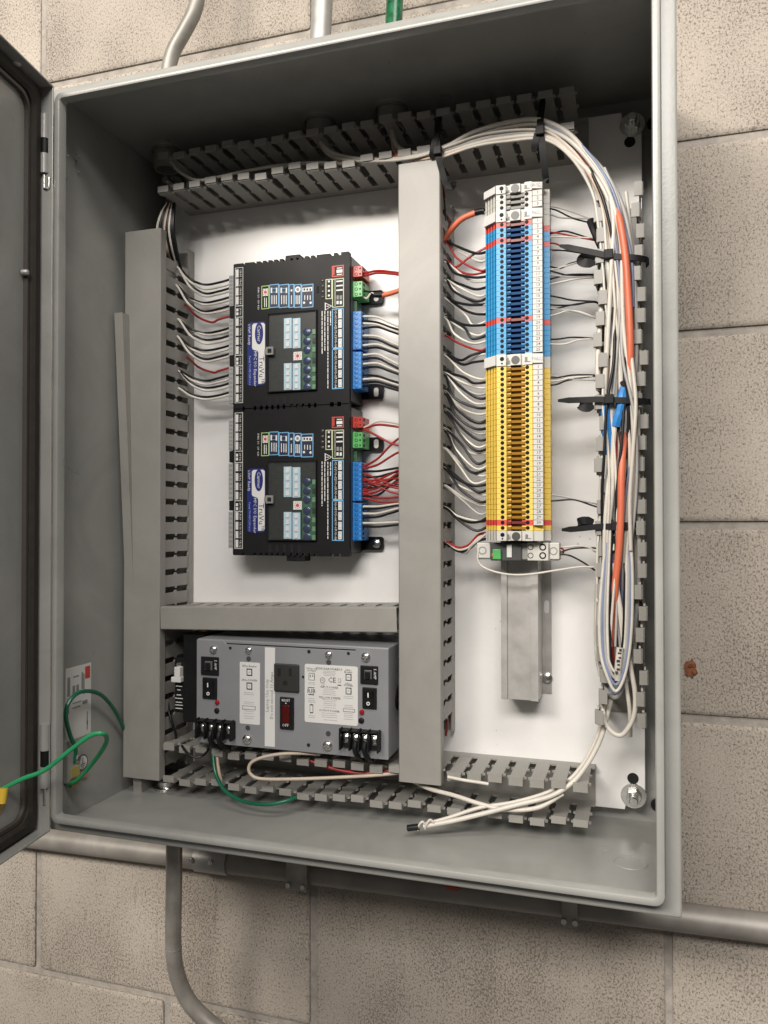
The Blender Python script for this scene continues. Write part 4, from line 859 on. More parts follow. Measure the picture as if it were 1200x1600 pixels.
# controllers' outputs to the middle duct
def cwires(L, which, u0=566):
    for i, (c, vs, ve, sag) in enumerate(L):
        q = [at(u0-2, vs, .151), at(u0+5, vs-.5, .150), at(u0+24, (vs*.7+ve*.3)+sag, .146), at(u0+44, (vs*.25+ve*.75)+sag*.6, .144), at(626, ve, .143), at(640, ve+4, .144)]
        wire('wire', q, .0013, CN[c][1], '%s wire from %s controller to middle duct, %s from the top' % (CN[c][0], which, ORD[i+1]), group='wires from %s controller to middle duct' % which)
cwires([('r', 427, 427, -4), ('r', 431, 430, -4), ('w', 495, 511, -4), ('k', 502, 516, -2), ('p', 506, 520, -3), ('k', 513, 523, -5), ('w', 525, 541, -4), ('k', 530, 546, -4), ('w', 540, 551, -5), ('k', 545, 555, -5), ('w', 555, 571, -6), ('k', 561, 577, -6), ('w', 569, 582, -5), ('k', 575, 586, -5), ('k', 587, 599, -3), ('w', 593, 603, -4), ('k', 598, 607, -4), ('k', 603, 611, -4)], 'upper')
cwires([('w', 668, 663, -8), ('r', 669, 668, -5), ('r', 672, 697, 2), ('r', 728, 684, 2), ('r', 732, 706, 2), ('k', 737, 731, 1), ('r', 741, 760, 2), ('k', 746, 736, 2), ('r', 748, 772, 4), ('r', 751, 734, 4), ('k', 754, 757, 5), ('r', 756, 764, -3), ('k', 762, 742, 6), ('r', 764, 748, -6), ('r', 767, 738, 4), ('r', 771, 776, 5), ('r', 773, 752, 1), ('k', 775, 748, 7), ('r', 779, 784, 3), ('w', 792, 787, 1), ('k', 795, 789, 1), ('w', 803, 794, 2), ('k', 809, 798, 2), ('w', 818, 816, 0), ('k', 823, 820, 1)], 'lower')
o = thing('shielded_lead', at(575, 458, .152), 'orange jacketed lead from green connector of upper controller to middle duct', 'cable')
part(MB().tube(smooth(px([(598, 461, .150), (608, 459, .148), (626, 453, .145), (640, 448, .145)])), .0027, 10), 'jacket', WO, o)
part(MB().tube(px([(585, 461, .151), (592, 461, .1505), (601, 460.5, .150)]), .0030, 10), 'boot', WK, o)
for j, (c, v) in enumerate((('w', 463), ('k', 456))): part(MB().tube(smooth(px([(566, v, .151), (573, v+3-4*j, .1515), (580, 458, .1515), (587, 461, .151)])), .0010, 6), 'core', CN[c][1], o)
# middle duct to the terminal strip
NODES = [376, 407, 436, 464, 495, 525, 553, 582, 613, 641, 671, 702, 730, 760, 792, 847]
MW = [(0, 'w', ('b', 4)), (0, 'k', ('b', 3)), (0, 'r', ('b', 6)), (1, 'r', ('b', 2)), (1, 'r', ('b', 7)), (1, 'k', ('b', 8)), (1, 'w', ('b', 9)), (2, 'k', ('b', 10)), (2, 'w', ('b', 11)), (2, 'k', ('b', 12)), (2, 'p', ('b', 13)), (3, 'k', ('b', 14)), (3, 'p', ('b', 15)), (3, 'k', ('b', 16)), (3, 'w', ('b', 17)), (4, 'k', ('b', 18)), (4, 'w', ('b', 19)), (4, 'k', ('b', 20)), (4, 'w', ('b', 21)), (5, 'r', ('b', 22)),
      (6, 'k', ('b', 23)), (6, 'w', ('b', 24)), (6, 'k', ('b', 25)), (6, 'p', ('y', 1)), (7, 'k', ('y', 2)), (7, 'w', ('y', 3)), (7, 'g', ('y', 4)), (7, 'k', ('y', 5)), (7, 'p', ('y', 6)), (7, 'k', ('y', 7)), (8, 'w', ('y', 8)), (8, 'k', ('y', 9)), (8, 'w', ('y', 10)), (8, 'k', ('y', 11)), (9, 'g', ('y', 12)), (9, 'k', ('y', 13)), (9, 'w', ('y', 14)), (9, 'k', ('y', 15)), (10, 'p', ('y', 16)), (10, 'k', ('y', 17)), (10, 'w', ('y', 18)), (10, 'k', ('y', 19)),
      (11, 'w', ('y', 20)), (11, 'w', ('y', 21)), (12, 'k', ('y', 22)), (12, 'k', ('y', 23)), (12, 'p', ('y', 24)), (12, 'k', ('y', 25)), (13, 'w', ('y', 26)), (13, 'g', ('y', 27)), (14, 'k', ('y', 28)), (14, 'w', ('y', 29)), (14, 'k', ('y', 30)), (15, 'g', ('y', 31))]
DXW = .3838
from collections import Counter
cnt = Counter(); 
for nd, c, (sec_, k) in MW:
    v = NODES[nd]; j = cnt[nd]; cnt[nd] += 1
    z1 = TBZ[sec_, k]; ye = .126
    Ys = .134
    zs = at(697, v, Ys).z - .0009*j
    zend = z1-.004 if sec_ == 'b' else z1+.002
    zend = z1+(-.0045 if k < 14 and sec_ == 'b' else -.002)
    p0 = Vector((DXW-.012, Ys+.004, zs+.004)); p1 = Vector((DXW+.0015, Ys-.0008*j, zs)); fr_ = .0035 if c == 'k' else 0
    if c == 'k': zs += .0012
    dz = zend-zs; sag = .0095+random.uniform(-.004, .006)+(.006 if dz > .012 else 0)
    pe = Vector((xl+.003, ye, zend)); xm0 = p1.x+(pe.x-p1.x)*.33; xm1 = p1.x+(pe.x-p1.x)*.7
    if dz < -.012: m0, m1 = zs+dz*.55-.002, zs+dz*.95-.0045
    else: m0, m1 = min(zs, zend)-sag*.62+max(dz, 0)*.1, zend-sag*.45-max(dz, 0)*.32
    m0 += random.uniform(-.0035, .0025); m1 += random.uniform(-.003, .003); xm0 += random.uniform(-.006, .006); xm1 += random.uniform(-.005, .005)
    q = [p0, p1, Vector((xm0, Ys-.006-.001*j-fr_, m0)), Vector((xm1, ye-.004-fr_, m1)), pe]
    wire('wire', q, .00140 if c == 'k' else .00118, CN[c][1], '%s wire from middle duct into left of %s-section terminal %s' % (CN[c][0], 'blue' if sec_ == 'b' else 'yellow', nw(k)), group='wires from middle duct to terminal strip')
for j, (c, v) in enumerate((('r', 832), ('w', 836), ('k', 841))):
    wire('wire', px([(692, 845, .138), (700, 848+j, .133), (716, 856+j*2.5, .128), (732, 852+j*3, .125), (748, v+4, .125), (766, v, .126)]), .0015, CN[c][1], '%s wire curving from middle duct up to the lowest terminals' % ('dark red' if c == 'r' else CN[c][0]), group='wires from middle duct to terminal strip')
o = thing('shielded_lead', at(697, 376, .13), 'orange jacketed lead arching from middle duct to pale grey terminals', 'cable')
part(MB().tube(smooth(px([(690, 385, .138), (697, 373, .134), (706, 358, .128), (722, 342, .124), (744, 332, .122)])), .0030, 10), 'jacket', WO, o)
part(MB().tube(px([(742, 332.5, .122), (752, 330, .122), (757, 330, .122)]), .0033, 10), 'boot', WK, o)
part(MB().tube(px([(756, 329, .122), (766, 327, .124)]), .0011, 6), 'core', WK, o); part(MB().tube(px([(756, 331.5, .122), (766, 333, .124)]), .0011, 6), 'core', WW, o)
wire('wire', px([(686, 262, .118), (690, 285, .128), (696, 318, .15), (700, 350, .155), (701, 362, .15)]), .0018, WR, 'red wire hanging down beside top of middle duct', group='loose wires at top of middle duct')
wire('wire', px([(684, 258, .118), (689, 290, .125), (692, 325, .135), (693, 345, .138)]), .0030, WK, 'thick black lead hanging down beside top of middle duct', group='loose wires at top of middle duct')
# terminal strip to the right duct: thin wires
RWL = [('g', [(848, 321), (870, 324), (900, 333), (926, 344)]), ('k', [(848, 325), (868, 328), (895, 341), (926, 349)]), ('g', [(848, 334), (860, 335), (875, 340), (900, 341), (926, 342)]),
       ('k', [(848, 366), (865, 364), (880, 361), (895, 364), (926, 374)]), ('r', [(848, 362), (870, 364), (890, 368), (905, 371), (926, 375)]), ('w', [(848, 372), (870, 370), (900, 371), (926, 372)]), ('r', [(848, 381), (865, 380), (876, 384)]),
       ('w', [(848, 396), (862, 392), (880, 391), (905, 395), (926, 398)]), ('k', [(848, 391), (875, 391), (900, 394), (926, 400)]), ('k', [(848, 412), (862, 417), (876, 419), (890, 412), (908, 408), (926, 410)]), ('w', [(848, 420), (866, 421), (885, 415), (905, 410), (926, 408)]),
       ('k', [(848, 439), (868, 434), (890, 429), (926, 429)]), ('k', [(848, 420), (870, 426), (892, 431), (926, 430)]), ('w', [(848, 447), (870, 442), (900, 436), (926, 434)]), ('g', [(848, 428), (870, 431), (900, 433), (926, 432)]),
       ('k', [(848, 460), (870, 464), (895, 469), (926, 471)]), ('k', [(848, 485), (870, 482), (895, 476), (926, 472)]), ('k', [(848, 474), (870, 477), (900, 476), (926, 471)]), ('w', [(848, 496), (870, 491), (885, 486), (905, 487), (926, 495)]), ('g', [(848, 480), (868, 483), (890, 485), (910, 490), (928, 496)]),
       ('k', [(848, 530), (870, 530), (895, 527), (926, 529)]), ('w', [(848, 536), (868, 538), (885, 537), (905, 531), (926, 530)]),
       ('k', [(848, 590), (870, 590), (895, 586), (926, 586)]), ('w', [(848, 596), (870, 595), (895, 590), (926, 588)]), ('k', [(848, 602), (868, 601), (888, 594), (926, 588)]), ('g', [(848, 584), (868, 588), (890, 592), (926, 594)]),
       ('g', [(848, 774), (868, 774), (890, 778), (926, 786)]), ('k', [(848, 784), (872, 782), (898, 781), (926, 790)]),
       ('w', [(858, 857), (880, 855), (905, 853), (922, 856), (928, 861)]), ('k', [(858, 866), (875, 863), (895, 857), (926, 856)]), ('k', [(872, 866), (890, 868), (910, 878), (928, 890)]), ('r', [(876, 856), (881, 860), (878, 866), (868, 865)])]
for i, (c, L) in enumerate(RWL):
    n = len(L); q = [at(u, v, .124+(.006*k/(n-1))) for k, (u, v) in enumerate(L)]
    if L[-1][0] > 915: q.append(at(936, L[-1][1]+3, .136))
    sec_ = 'relay module' if L[0][1] > 840 else 'right of terminal strip'
    wire('wire', q, .00085, CN[c][1], 'thin %s wire leaving %s, %s from the top' % (CN[c][0], sec_, ORD[i+1] if i < 24 else ('twenty-fifth', 'twenty-sixth', 'twenty-seventh', 'twenty-eighth', 'twenty-ninth', 'thirtieth', 'thirty-first', 'thirty-second')[i-24]), group='thin wires right of the terminal strip')
wire('wire', px([(748, 858, .116), (746, 872, .115), (752, 884, .115), (772, 893, .114), (800, 898, .113), (830, 897, .114), (870, 891, .118), (905, 886, .124), (928, 886, .128)]), .0010, WW, 'thin white wire sagging below relay module across the rail', group='thin wires right of the terminal strip')

# ---- cables in and around the right duct
random.seed(5)
def cable(pts, r, m, label, grp='cables in the right duct', name='cable'):
    return wire(name, px(pts), r, m, label, 'cable', grp, k=7, n=10)
cable([(498, 205, .135), (505, 228, .125), (530, 243, .118), (580, 250, .112), (640, 246, .108), (690, 233, .104), (740, 207, .103), (800, 190, .102), (850, 189, .102), (898, 217, .104), (930, 270, .108), (945, 330, .110), (952, 420, .112), (950, 500, .114), (945, 600, .116), (942, 700, .116), (938, 800, .116), (934, 900, .118), (932, 1000, .120), (938, 1050, .120), (955, 1080, .120), (975, 1070, .121), (990, 1020, .122), (995, 900, .124), (992, 760, .126)], .0024, WW, 'longest cream cable sweeping from top left bushing around into right duct')
cable([(612, 205, .135), (622, 230, .118), (650, 240, .110), (690, 237, .106), (745, 219, .104), (800, 206, .103), (850, 207, .103), (886, 231, .106), (922, 275, .110), (934, 330, .112), (942, 400, .113), (940, 470, .114), (934, 560, .113), (935, 610, .112)], .0025, WW, 'cream cable from second bushing ending at the blue tape')
cable([(695, 240, .106), (740, 226, .103), (790, 216, .101), (850, 214, .1), (890, 240, .104), (945, 300, .106), (962, 380, .108), (966, 470, .108), (968, 560, .109), (972, 640, .110), (972, 720, .111), (966, 800, .112), (958, 900, .114), (950, 1000, .116), (954, 1060, .117), (968, 1072, .118), (982, 1030, .118), (985, 900, .119), (980, 760, .12)], .0025, WP, 'printed cream cable looping at the bottom of the right duct')
cable([(900, 236, .120), (930, 275, .119), (950, 300, .116), (967, 340, .104), (977, 400, .1015), (982, 470, .1015), (985, 540, .1025), (983, 600, .108), (978, 650, .116), (974, 690, .107), (971, 740, .1005), (970, 800, .0995), (967, 860, .1005), (961, 920, .104), (962, 960, .113), (956, 1000, .114), (950, 1012, .115)], 0.0034, WO, 'thick orange cable running down the right duct')
cable([(690, 231, .108), (740, 213, .106), (800, 198, .105), (850, 197, .105), (905, 228, .106), (945, 285, .105), (958, 340, .104), (955, 420, .104), (951, 500, .106), (947, 570, .109), (944, 620, .112)], .0022, WW, 'cream cable over the top tie ending above the long blue tape')
cable([(850, 199, .102), (890, 220, .103), (925, 258, .104), (955, 310, .104), (970, 380, .104), (972, 450, .1045), (975, 520, .105), (984, 590, .104), (988, 640, .105), (991, 720, .108), (988, 800, .110), (983, 880, .111)], .0021, WP, 'printed cream cable lying just left of the orange cable')
cable([(962, 650, .108), (958, 700, .107), (957, 760, .107), (950, 830, .108), (946, 900, .110), (943, 960, .113), (945, 1020, .115), (956, 1062, .116), (968, 1064, .116), (978, 1040, .117)], .0024, WW, 'cream cable under the shorter blue tape curving into the loop')
cable([(977, 640, .108), (984, 700, .108), (982, 760, .109), (978, 830, .110), (975, 900, .111), (980, 960, .112), (984, 1010, .113)], .0019, WP, 'printed white cable right of the orange cable below middle tie')
cable([(948, 708, .113), (946, 770, .112), (942, 830, .111), (939, 900, .113), (936, 980, .116), (940, 1040, .118)], .0022, WW, 'cream cable hanging out of the long blue tape')
cable([(905, 226, .107), (945, 270, .107), (972, 320, .107), (985, 380, .108), (993, 470, .109), (994, 560, .110), (990, 640, .110), (996, 720, .112), (998, 800, .114), (998, 900, .116), (990, 990, .117), (976, 1060, .118), (965, 1088, .118), (950, 1082, .118), (940, 1050, .118), (934, 990, .118), (938, 900, .117), (944, 820, .115), (950, 740, .114), (955, 660, .113)], .0022, WBR, 'grey cable forming the outer loop in the right duct')
cable([(915, 240, .110), (940, 290, .112), (956, 370, .113), (957, 460, .113), (956, 560, .112), (962, 640, .112), (955, 740, .113), (948, 840, .114), (944, 930, .116), (940, 1000, .117), (944, 1050, .117), (960, 1082, .117), (974, 1066, .117), (984, 1010, .117), (988, 930, .118)], .0019, WBL, 'slate blue thin cable inside the loop of right duct')
cable([(970, 560, .110), (978, 600, .107), (990, 640, .108), (994, 700, .112), (990, 760, .113), (986, 840, .113), (988, 920, .114), (984, 1000, .115), (977, 1050, .116), (984, 1110, .117), (985, 1150, .13)], .0020, WW, 'thin white cable along right fingers of right duct')
cable([(958, 880, .108), (966, 930, .107), (976, 990, .108), (985, 1040, .110), (992, 1080, .112), (992, 1110, .113), (986, 1130, .114), (972, 1148, .115), (958, 1145, .116), (946, 1130, .117), (942, 1110, .119), (940, 1085, .125)], .0023, WP, 'printed cream cable hanging in a loop below the right duct')
cable([(955, 1060, .118), (956, 1085, .122), (948, 1120, .124), (938, 1155, .122), (920, 1190, .118), (895, 1222, .112), (860, 1244, .106), (810, 1257, .100), (760, 1270, .094), (715, 1281, .088), (690, 1286, .084), (662, 1291, .082)], .0024, WW, 'cream cable swooping from right duct to the lower left, front one', 'cables drooping over bottom duct')
cable([(948, 1085, .124), (942, 1120, .128), (930, 1158, .127), (910, 1195, .124), (885, 1222, .119), (850, 1240, .113), (800, 1254, .107), (750, 1262, .101), (700, 1278, .092), (664, 1288, .084)], .0019, WP, 'cream cable swooping from right duct to lower left, rear one', 'cables drooping over bottom duct')
cable([(640, 1217, .125), (670, 1232, .115), (710, 1243, .108), (750, 1256, .103), (790, 1265, .102), (840, 1262, .106), (880, 1240, .112)], .0022, WP, 'printed cream cable emerging beneath the middle duct cover', 'cables drooping over bottom duct')
cable([(700, 1214, .10), (725, 1219, .098), (745, 1222, .098), (763, 1225, .1)], .0016, WW, 'short white cable end lying on bottom duct fingers', 'cables drooping over bottom duct')
o = thing('taped_cable_end', at(650, 1293, .08), 'black taped end of white twisted cable near the enclosure floor', 'cable end')
part(MB().tube(px([(637, 1294, .081), (645, 1293, .081), (655, 1292, .0815)]), .0032, 10), 'black_tape', WK, o)
part(MB().tube(smooth(px([(653, 1297, .0805), (655, 1289, .0795), (660, 1284, .080), (664, 1288, .081)])), .0011, 8), 'twist', WW, o)
part(MB().tube(smooth(px([(664, 1295, .0805), (667, 1287, .0790), (672, 1281, .080), (678, 1285, .081)])), .0011, 8), 'twist', WW, o)
cable([(978, 300, .112), (990, 400, .114), (998, 500, .116), (999, 600, .116), (996, 660, .115), (1000, 760, .118), (1000, 900, .119)], .0019, WW, 'thin white cable pressed against the right fingers near the top')
cable([(944, 640, .118), (950, 720, .117), (946, 800, .116), (940, 880, .118), (938, 960, .119), (940, 1040, .122)], .0021, WW, 'cream cable hugging the left fingers in lower right duct')
cable([(968, 640, .112), (966, 720, .114), (958, 800, .115), (950, 880, .116), (946, 960, .117), (950, 1030, .118), (962, 1058, .119), (972, 1040, .120), (976, 960, .121), (975, 860, .122)], .0019, WP, 'printed white cable in the innermost loop of right duct')
cable([(990, 650, .110), (984, 740, .112), (976, 820, .113), (972, 900, .114), (976, 960, .115), (982, 1020, .116), (978, 1062, .117)], .0018, WBL, 'slate blue thin cable right of the orange cable')
cable([(948, 300, .114), (958, 360, .115), (970, 430, .114), (974, 520, .113), (979, 590, .112)], .0024, WBR, 'grey cable left of the orange cable near the top')
cable([(926, 250, .112), (955, 320, .113), (966, 400, .115), (962, 500, .116), (952, 560, .117), (950, 640, .118), (958, 700, .118), (962, 800, .118), (955, 900, .119), (960, 1000, .12), (964, 1046, .121)], .0021, WT, 'tan cable buried behind the others in right duct')
random.seed(23)
KN = [(925, 262), (950, 320), (962, 400), (965, 480), (966, 560), (968, 630), (970, 700), (967, 780), (964, 860), (962, 940), (963, 1010), (964, 1062)]
NT = 24
for i in range(NT):
    f = -1+2*i/(NT-1); ph = random.uniform(0, 6.3); a0 = random.randint(0, 4) if i % 3 else 0; a1 = len(KN)-random.randint(0, 3)
    c = 'wpkgkwbrpgwkwkgpgrbwkgwp'[i]; dY = random.uniform(.1015, .1125)
    L = [(u+f*(15+9*(v > 600))*(.55 if v > 1040 else 1)+7*math.sin(ph+v*.013), v, dY+.0035*math.sin(ph*2+v*.013)+(.004 if v < 300 else 0)) for u, v in KN[a0:a1]]
    cable(L, random.uniform(.0011, .0019), CN[c][1], 'thin %s wire in the tangle of right duct, %s from the left' % (CN[c][0], ORD[i+1]), 'thin wires tangled in the right duct', 'wire')
for i, (c, L) in enumerate((('w', [(500, 212, .136), (508, 236, .124), (535, 249, .114), (590, 252, .108), (650, 246, .105), (700, 229, .102), (760, 209, .1), (840, 203, .0995), (880, 222, .102), (915, 262, .105), (940, 320, .106), (948, 400, .107)]), ('g', [(613, 208, .132), (628, 235, .116), (660, 243, .108), (700, 234, .104), (770, 214, .1015), (845, 209, .101), (885, 234, .104), (915, 275, .106), (932, 330, .108), (940, 400, .11)]), ('t', [(611, 210, .133), (618, 240, .119), (645, 250, .110), (690, 243, .105), (750, 222, .102), (800, 213, .101), (850, 211, .1005), (890, 234, .103), (930, 290, .105), (952, 360, .106), (958, 440, .107)]), ('w', [(690, 246, .105), (740, 229, .1015), (790, 221, .1), (850, 218, .0995), (892, 246, .103), (925, 300, .106), (936, 360, .108)]), ('b', [(850, 193, .103), (905, 224, .104), (948, 280, .104), (968, 330, .104), (986, 400, .105), (990, 480, .107)]))):
    cable(L, .0014, CN[c][1], 'thin %s wire sweeping over the top duct, %s of five' % (CN[c][0], ORD[i+1]), 'thin wires over the top duct', 'wire')
for i, c in enumerate('wbgwk'):
    cable([(945+3*i, 860-12*i, .106), (937+4*i, 950, .1035), (938+4*i, 1015, .1025), (947+2*i, 1052-5*i, .102), (962, 1080-10*i, .102), (977-2*i, 1052-6*i, .1025), (986-3*i, 990, .104), (988-3*i, 900, .1055), (984-2*i, 820+15*i, .109)], .0016-.0001*i, CN[c][1], 'thin %s wire hanging as a narrow loop in right duct, %s from outside' % (CN[c][0], ORD[i+1]), 'narrow loops at the bottom of right duct', 'wire')
# the handwritten white tail, blue tape wraps, black sleeves
o = thing('marked_cable_tail', at(968, 1050, .118), 'white cable tail with black handwritten marks at bottom of right duct', 'cable end')
P = px([(965, 1062, .1035), (966, 1040, .1005), (969, 1012, .1005)]); part(MB().tube(smooth(P), .0034, 10), 'jacket', WW, o)
for i, (u, v) in enumerate(((964, 1062), (966, 1056), (967, 1049), (966, 1044), (969, 1038), (968, 1031), (970, 1027))):
    p = at(u, v-10, .0968); part(MB().box(p.x-.0015, p.x+.0015*(1 if i % 2 else .5), .0968, .0976, p.z-.0007, p.z+.0009*(1 if i % 3 else 2)), 'ink_mark', KPRINT, o)
o = wire('tape_wrap', px([(946, 628, .112), (947, 645, .110), (948, 665, .110), (950, 690, .111), (949, 708, .113)]), .0050, TAPE, 'long blue tape wrap on the left cable under the cable tie', 'tape', 'blue tape wraps')
o = wire('tape_wrap', px([(977, 605, .108), (972, 622, .106), (970, 640, .106), (965, 655, .107), (962, 666, .108)]), .0048, TAPE, 'shorter blue tape wrap beside the orange cable', 'tape', 'blue tape wraps')
wire('sleeve', px([(940, 385, .120), (930, 362, .12), (923, 345, .124)]), .0042, WK, 'black sleeve on wires entering top of right duct', 'sleeve', 'black sleeves in the right duct')
wire('wire', px([(968, 560, .112), (958, 548, .114), (947, 540, .117), (938, 535, .120)]), .0016, WW, 'white wire crossing behind cables above the middle tie', 'wire')
wire('sleeve', px([(962, 568, .110), (955, 555, .113), (949, 544, .115)]), .0028, WK, 'black sleeve in the right duct above the middle tie', 'sleeve', 'black sleeves in the right duct')
wire('sleeve', px([(984, 622, .105), (978, 608, .106), (974, 596, .107)]), .0034, WK, 'black sleeve beside the shorter blue tape wrap', 'sleeve', 'black sleeves in the right duct')
wire('sleeve', px([(961, 850, .108), (960, 838, .109)]), .0034, WK, 'black sleeve just below the lowest cable tie', 'sleeve', 'black sleeves in the right duct')
wire('sleeve', px([(959, 912, .109), (959, 926, .1085), (961, 940, .109)]), .0034, WK, 'black sleeve on the orange cable near its lower end', 'sleeve', 'black sleeves in the right duct')
wire('sleeve', px([(934, 440, .122), (940, 455, .12), (948, 480, .12), (952, 520, .12)]), .0036, WK, 'black sleeve behind cables under the upper tie', 'sleeve', 'black sleeves in the right duct')
# fan of leads from the left duct up into the top duct
for i, (c, du) in enumerate((('w', 0), ('k', 4), ('k', 8), ('t', 12), ('k', 16), ('w', 20), ('k', 23), ('k', 26))):
    wire('wire', px([(262+du*.4, 318, .135), (252+du*.75, 335, .130), (246+du*.95, 360, .130), (250+du, 390, .138), (262+du*.8, 420, .150)]), .0019, CN[c][1], '%s lead bending from left duct to top duct, %s from the left' % (CN[c][0], ORD[i+1]), group='leads between left and top ducts')
# leads lying in the top duct
for i, (c, L) in enumerate((('w', [(268, 252, .125), (280, 268, .115), (305, 281, .110), (330, 279, .110), (380, 268, .113), (440, 258, .118), (500, 257, .120), (560, 254, .125)]), ('w', [(440, 262, .122), (460, 256, .116), (500, 254, .115), (540, 256, .117), (600, 250, .115), (660, 244, .112)]), ('t', [(497, 210, .14), (504, 232, .130), (525, 249, .120), (552, 256, .118), (600, 254, .12)]), ('t', [(610, 212, .135), (620, 236, .122), (640, 247, .116), (660, 252, .115)]), ('w', [(500, 208, .138), (509, 230, .127), (540, 246, .117), (590, 248, .114)]))):
    cable(L, .0017, CN[c][1], '%s lead lying in the top duct, %s from the left' % (CN[c][0], ORD[i+1]), 'leads in the top duct', 'wire')
cable([(600, 250, .12), (625, 243, .112), (645, 245, .110), (662, 252, .112)], .0022, WO, 'short orange cable peeking over the top of middle duct', 'leads in the top duct')
# loops below the power supply
cable([(500, 1178, .10), (460, 1177, .095), (425, 1180, .090), (398, 1188, .086), (389, 1198, .085), (392, 1210, .085), (410, 1217, .087), (470, 1217, .094), (540, 1214, .102), (590, 1211, .108), (640, 1206, .115)], .0018, mat('beige_insulation', (.50, .42, .34), .42, var=.1), 'tan wire looping below the power supply to middle duct', 'loops below the power supply', 'wire')
cable([(470, 1182, .112), (510, 1198, .112), (560, 1208, .114), (600, 1206, .118), (640, 1195, .122)], .0018, WR, 'dark red wire below the power supply behind the tan loop', 'loops below the power supply', 'wire')
cable([(333, 1168, .11), (334, 1190, .105), (338, 1212, .100), (352, 1236, .092), (380, 1252, .085), (415, 1257, .082), (445, 1252, .086), (462, 1246, .095)], .0020, WGD, 'dark green wire dropping from power supply through the bottom duct', 'loops below the power supply', 'wire')
cable([(338, 1168, .112), (340, 1190, .108), (342, 1205, .106), (346, 1222, .108)], .0018, WT, 'short tan wire beside the dark green drop wire', 'loops below the power supply', 'wire')
o = wire('red_lead', px([(697, 1115, .150), (697, 1090, .152), (699, 1130, .15), (697, 1150, .148)]), .0012, TREDD, 'dark red lead showing below the last finger of middle duct', 'wire')

# ---- cable ties
def tie(pts, w, t_, label, head=None):
    o = thing('cable_tie', at(*pts[0]), label, 'cable tie', 'black cable ties')
    P = smooth(px(pts), 8); mb = MB(); L = []
    m = len(P)
    for k in range(m):
        T_ = (P[min(k+1, m-1)]-P[max(k-1, 0)]).normalized(); side = T_.cross(Vector((0, 1, 0)) if abs(T_.y) < .8 else Vector((1, 0, 0))).normalized(); nn = T_.cross(side)
        ww = w*(1 if k > 3 else .45+.14*k)
        L.append([P[k]+side*ww+nn*t_, P[k]-side*ww+nn*t_, P[k]-side*ww-nn*t_, P[k]+side*ww-nn*t_])
    mb.loops(L); n0 = len(mb.v); mb.f += [(0, 1, 2, 3), (n0-4, n0-3, n0-2, n0-1)]; mb.sm = [False]*len(mb.f)
    part(mb, 'strap', BLACK, o)
    if head: p = at(*head); part(MB().box(p.x-.0042, p.x+.0042, p.y-.004, p.y+.003, p.z-.0045, p.z+.0045), 'head', BLACK, o, bev=.0008)
    return o
tie([(875, 384, .112), (900, 389, .107), (930, 395, .1055), (955, 400, .1030), (985, 402, .1015), (1003, 404, .1040), (1013, 408, .112), (1010, 414, .124)], .0028, .0006, 'black cable tie with tapered tail, highest on the right duct', (951, 398, .1035))
tie([(930, 411, .108), (915, 411, .106), (908, 408, .108), (912, 402, .114), (930, 400, .122)], .0042, .0006, 'looped black cable tie end just under the highest right duct tie')
tie([(872, 626, .114), (905, 625, .106), (935, 624, .1025), (960, 625, .1010), (985, 626, .1015), (1005, 627, .106), (1016, 628, .114)], .0028, .0006, 'black cable tie above the blue tape wraps', (952, 624, .101))
tie([(928, 636, .106), (914, 637, .104), (907, 633, .107), (910, 629, .114), (926, 628, .12)], .0040, .0006, 'short looped black tie end beside the middle cable tie')
tie([(878, 828, .112), (905, 826, .107), (935, 823, .1045), (962, 822, .1035), (985, 820, .105), (1004, 819, .112)], .0028, .0006, 'lowest black cable tie on the right duct', (962, 822, .1035))
tie([(928, 814, .106), (912, 813, .104), (904, 816, .107), (908, 820, .114), (926, 822, .12)], .0036, .0006, 'short looped black tie end beside the lowest cable tie')
tie([(689, 176, .112), (684, 195, .106), (683, 215, .1005), (684, 240, .100), (690, 265, .103), (697, 287, .106), (706, 292, .109), (709, 284, .118)], .0030, .0006, 'black cable tie hooked around the top duct beside middle duct', (684, 236, .100))
tie([(849, 150, .115), (846, 172, .107), (844, 195, .0975), (847, 225, .0985), (850, 255, .102), (853, 279, .107), (857, 281, .112)], .0032, .0006, 'black cable tie hooked around the top duct above grey terminals', (844, 205, .097))
tie([(674, 248, .103), (676, 236, .1), (679, 222, .099), (684, 208, .1)], .0030, .0006, 'cut black tie tail over the top of middle duct')
tie([(834, 238, .101), (836, 224, .098), (840, 208, .0965)], .0032, .0006, 'cut black tie tail over the top duct cables')

# ================================================================== CONDUITS
def bushing(x, y, z, s, label):
    b = thing('conduit_bushing', (x, y, z), label, 'bushing', 'conduit bushings')
    part(MB().lathe((x, y, z), (0, 0, s), [(.0175, 0), (.0178, .003), (.0160, .0034)], 24), 'locknut', ZINC, b)
    part(MB().lathe((x, y, z+s*.0034), (0, 0, s), [(.0150, 0), (.0152, .016), (.0140, .020), (.0115, .020), (.011, .004), (.0001, .004)], 24), 'collar', mat('bushing_grey', (.22, .21, .19), .45), b)
q = atz(500, 190, H-T); bushing(q.x, q.y, H-T, -1, 'conduit bushing under enclosure roof where the cream cables enter'); x2 = q
q = atz(612, 170, H-T); bushing(q.x, q.y, H-T, -1, 'conduit bushing under enclosure roof nearest the middle duct'); x3 = q
q = atz(258, 236, H-T); bushing(q.x+.002, q.y, H-T, -1, 'conduit bushing in the upper left corner under enclosure roof'); x1 = q
bx_, by_ = .046, .140
bl = thing('conduit_bushing', (bx_, by_, T), 'zinc locknut on enclosure floor below the left end of bottom duct', 'bushing', 'conduit bushings')
part(MB().lathe((bx_, by_, T), (0, 0, 1), [(.0165, 0), (.0168, .003), (.0150, .0036), (.0112, .0036), (.0112, .009), (.0095, .009), (.0093, .001), (.0001, .001)], 24), 'locknut', ZINC, bl)
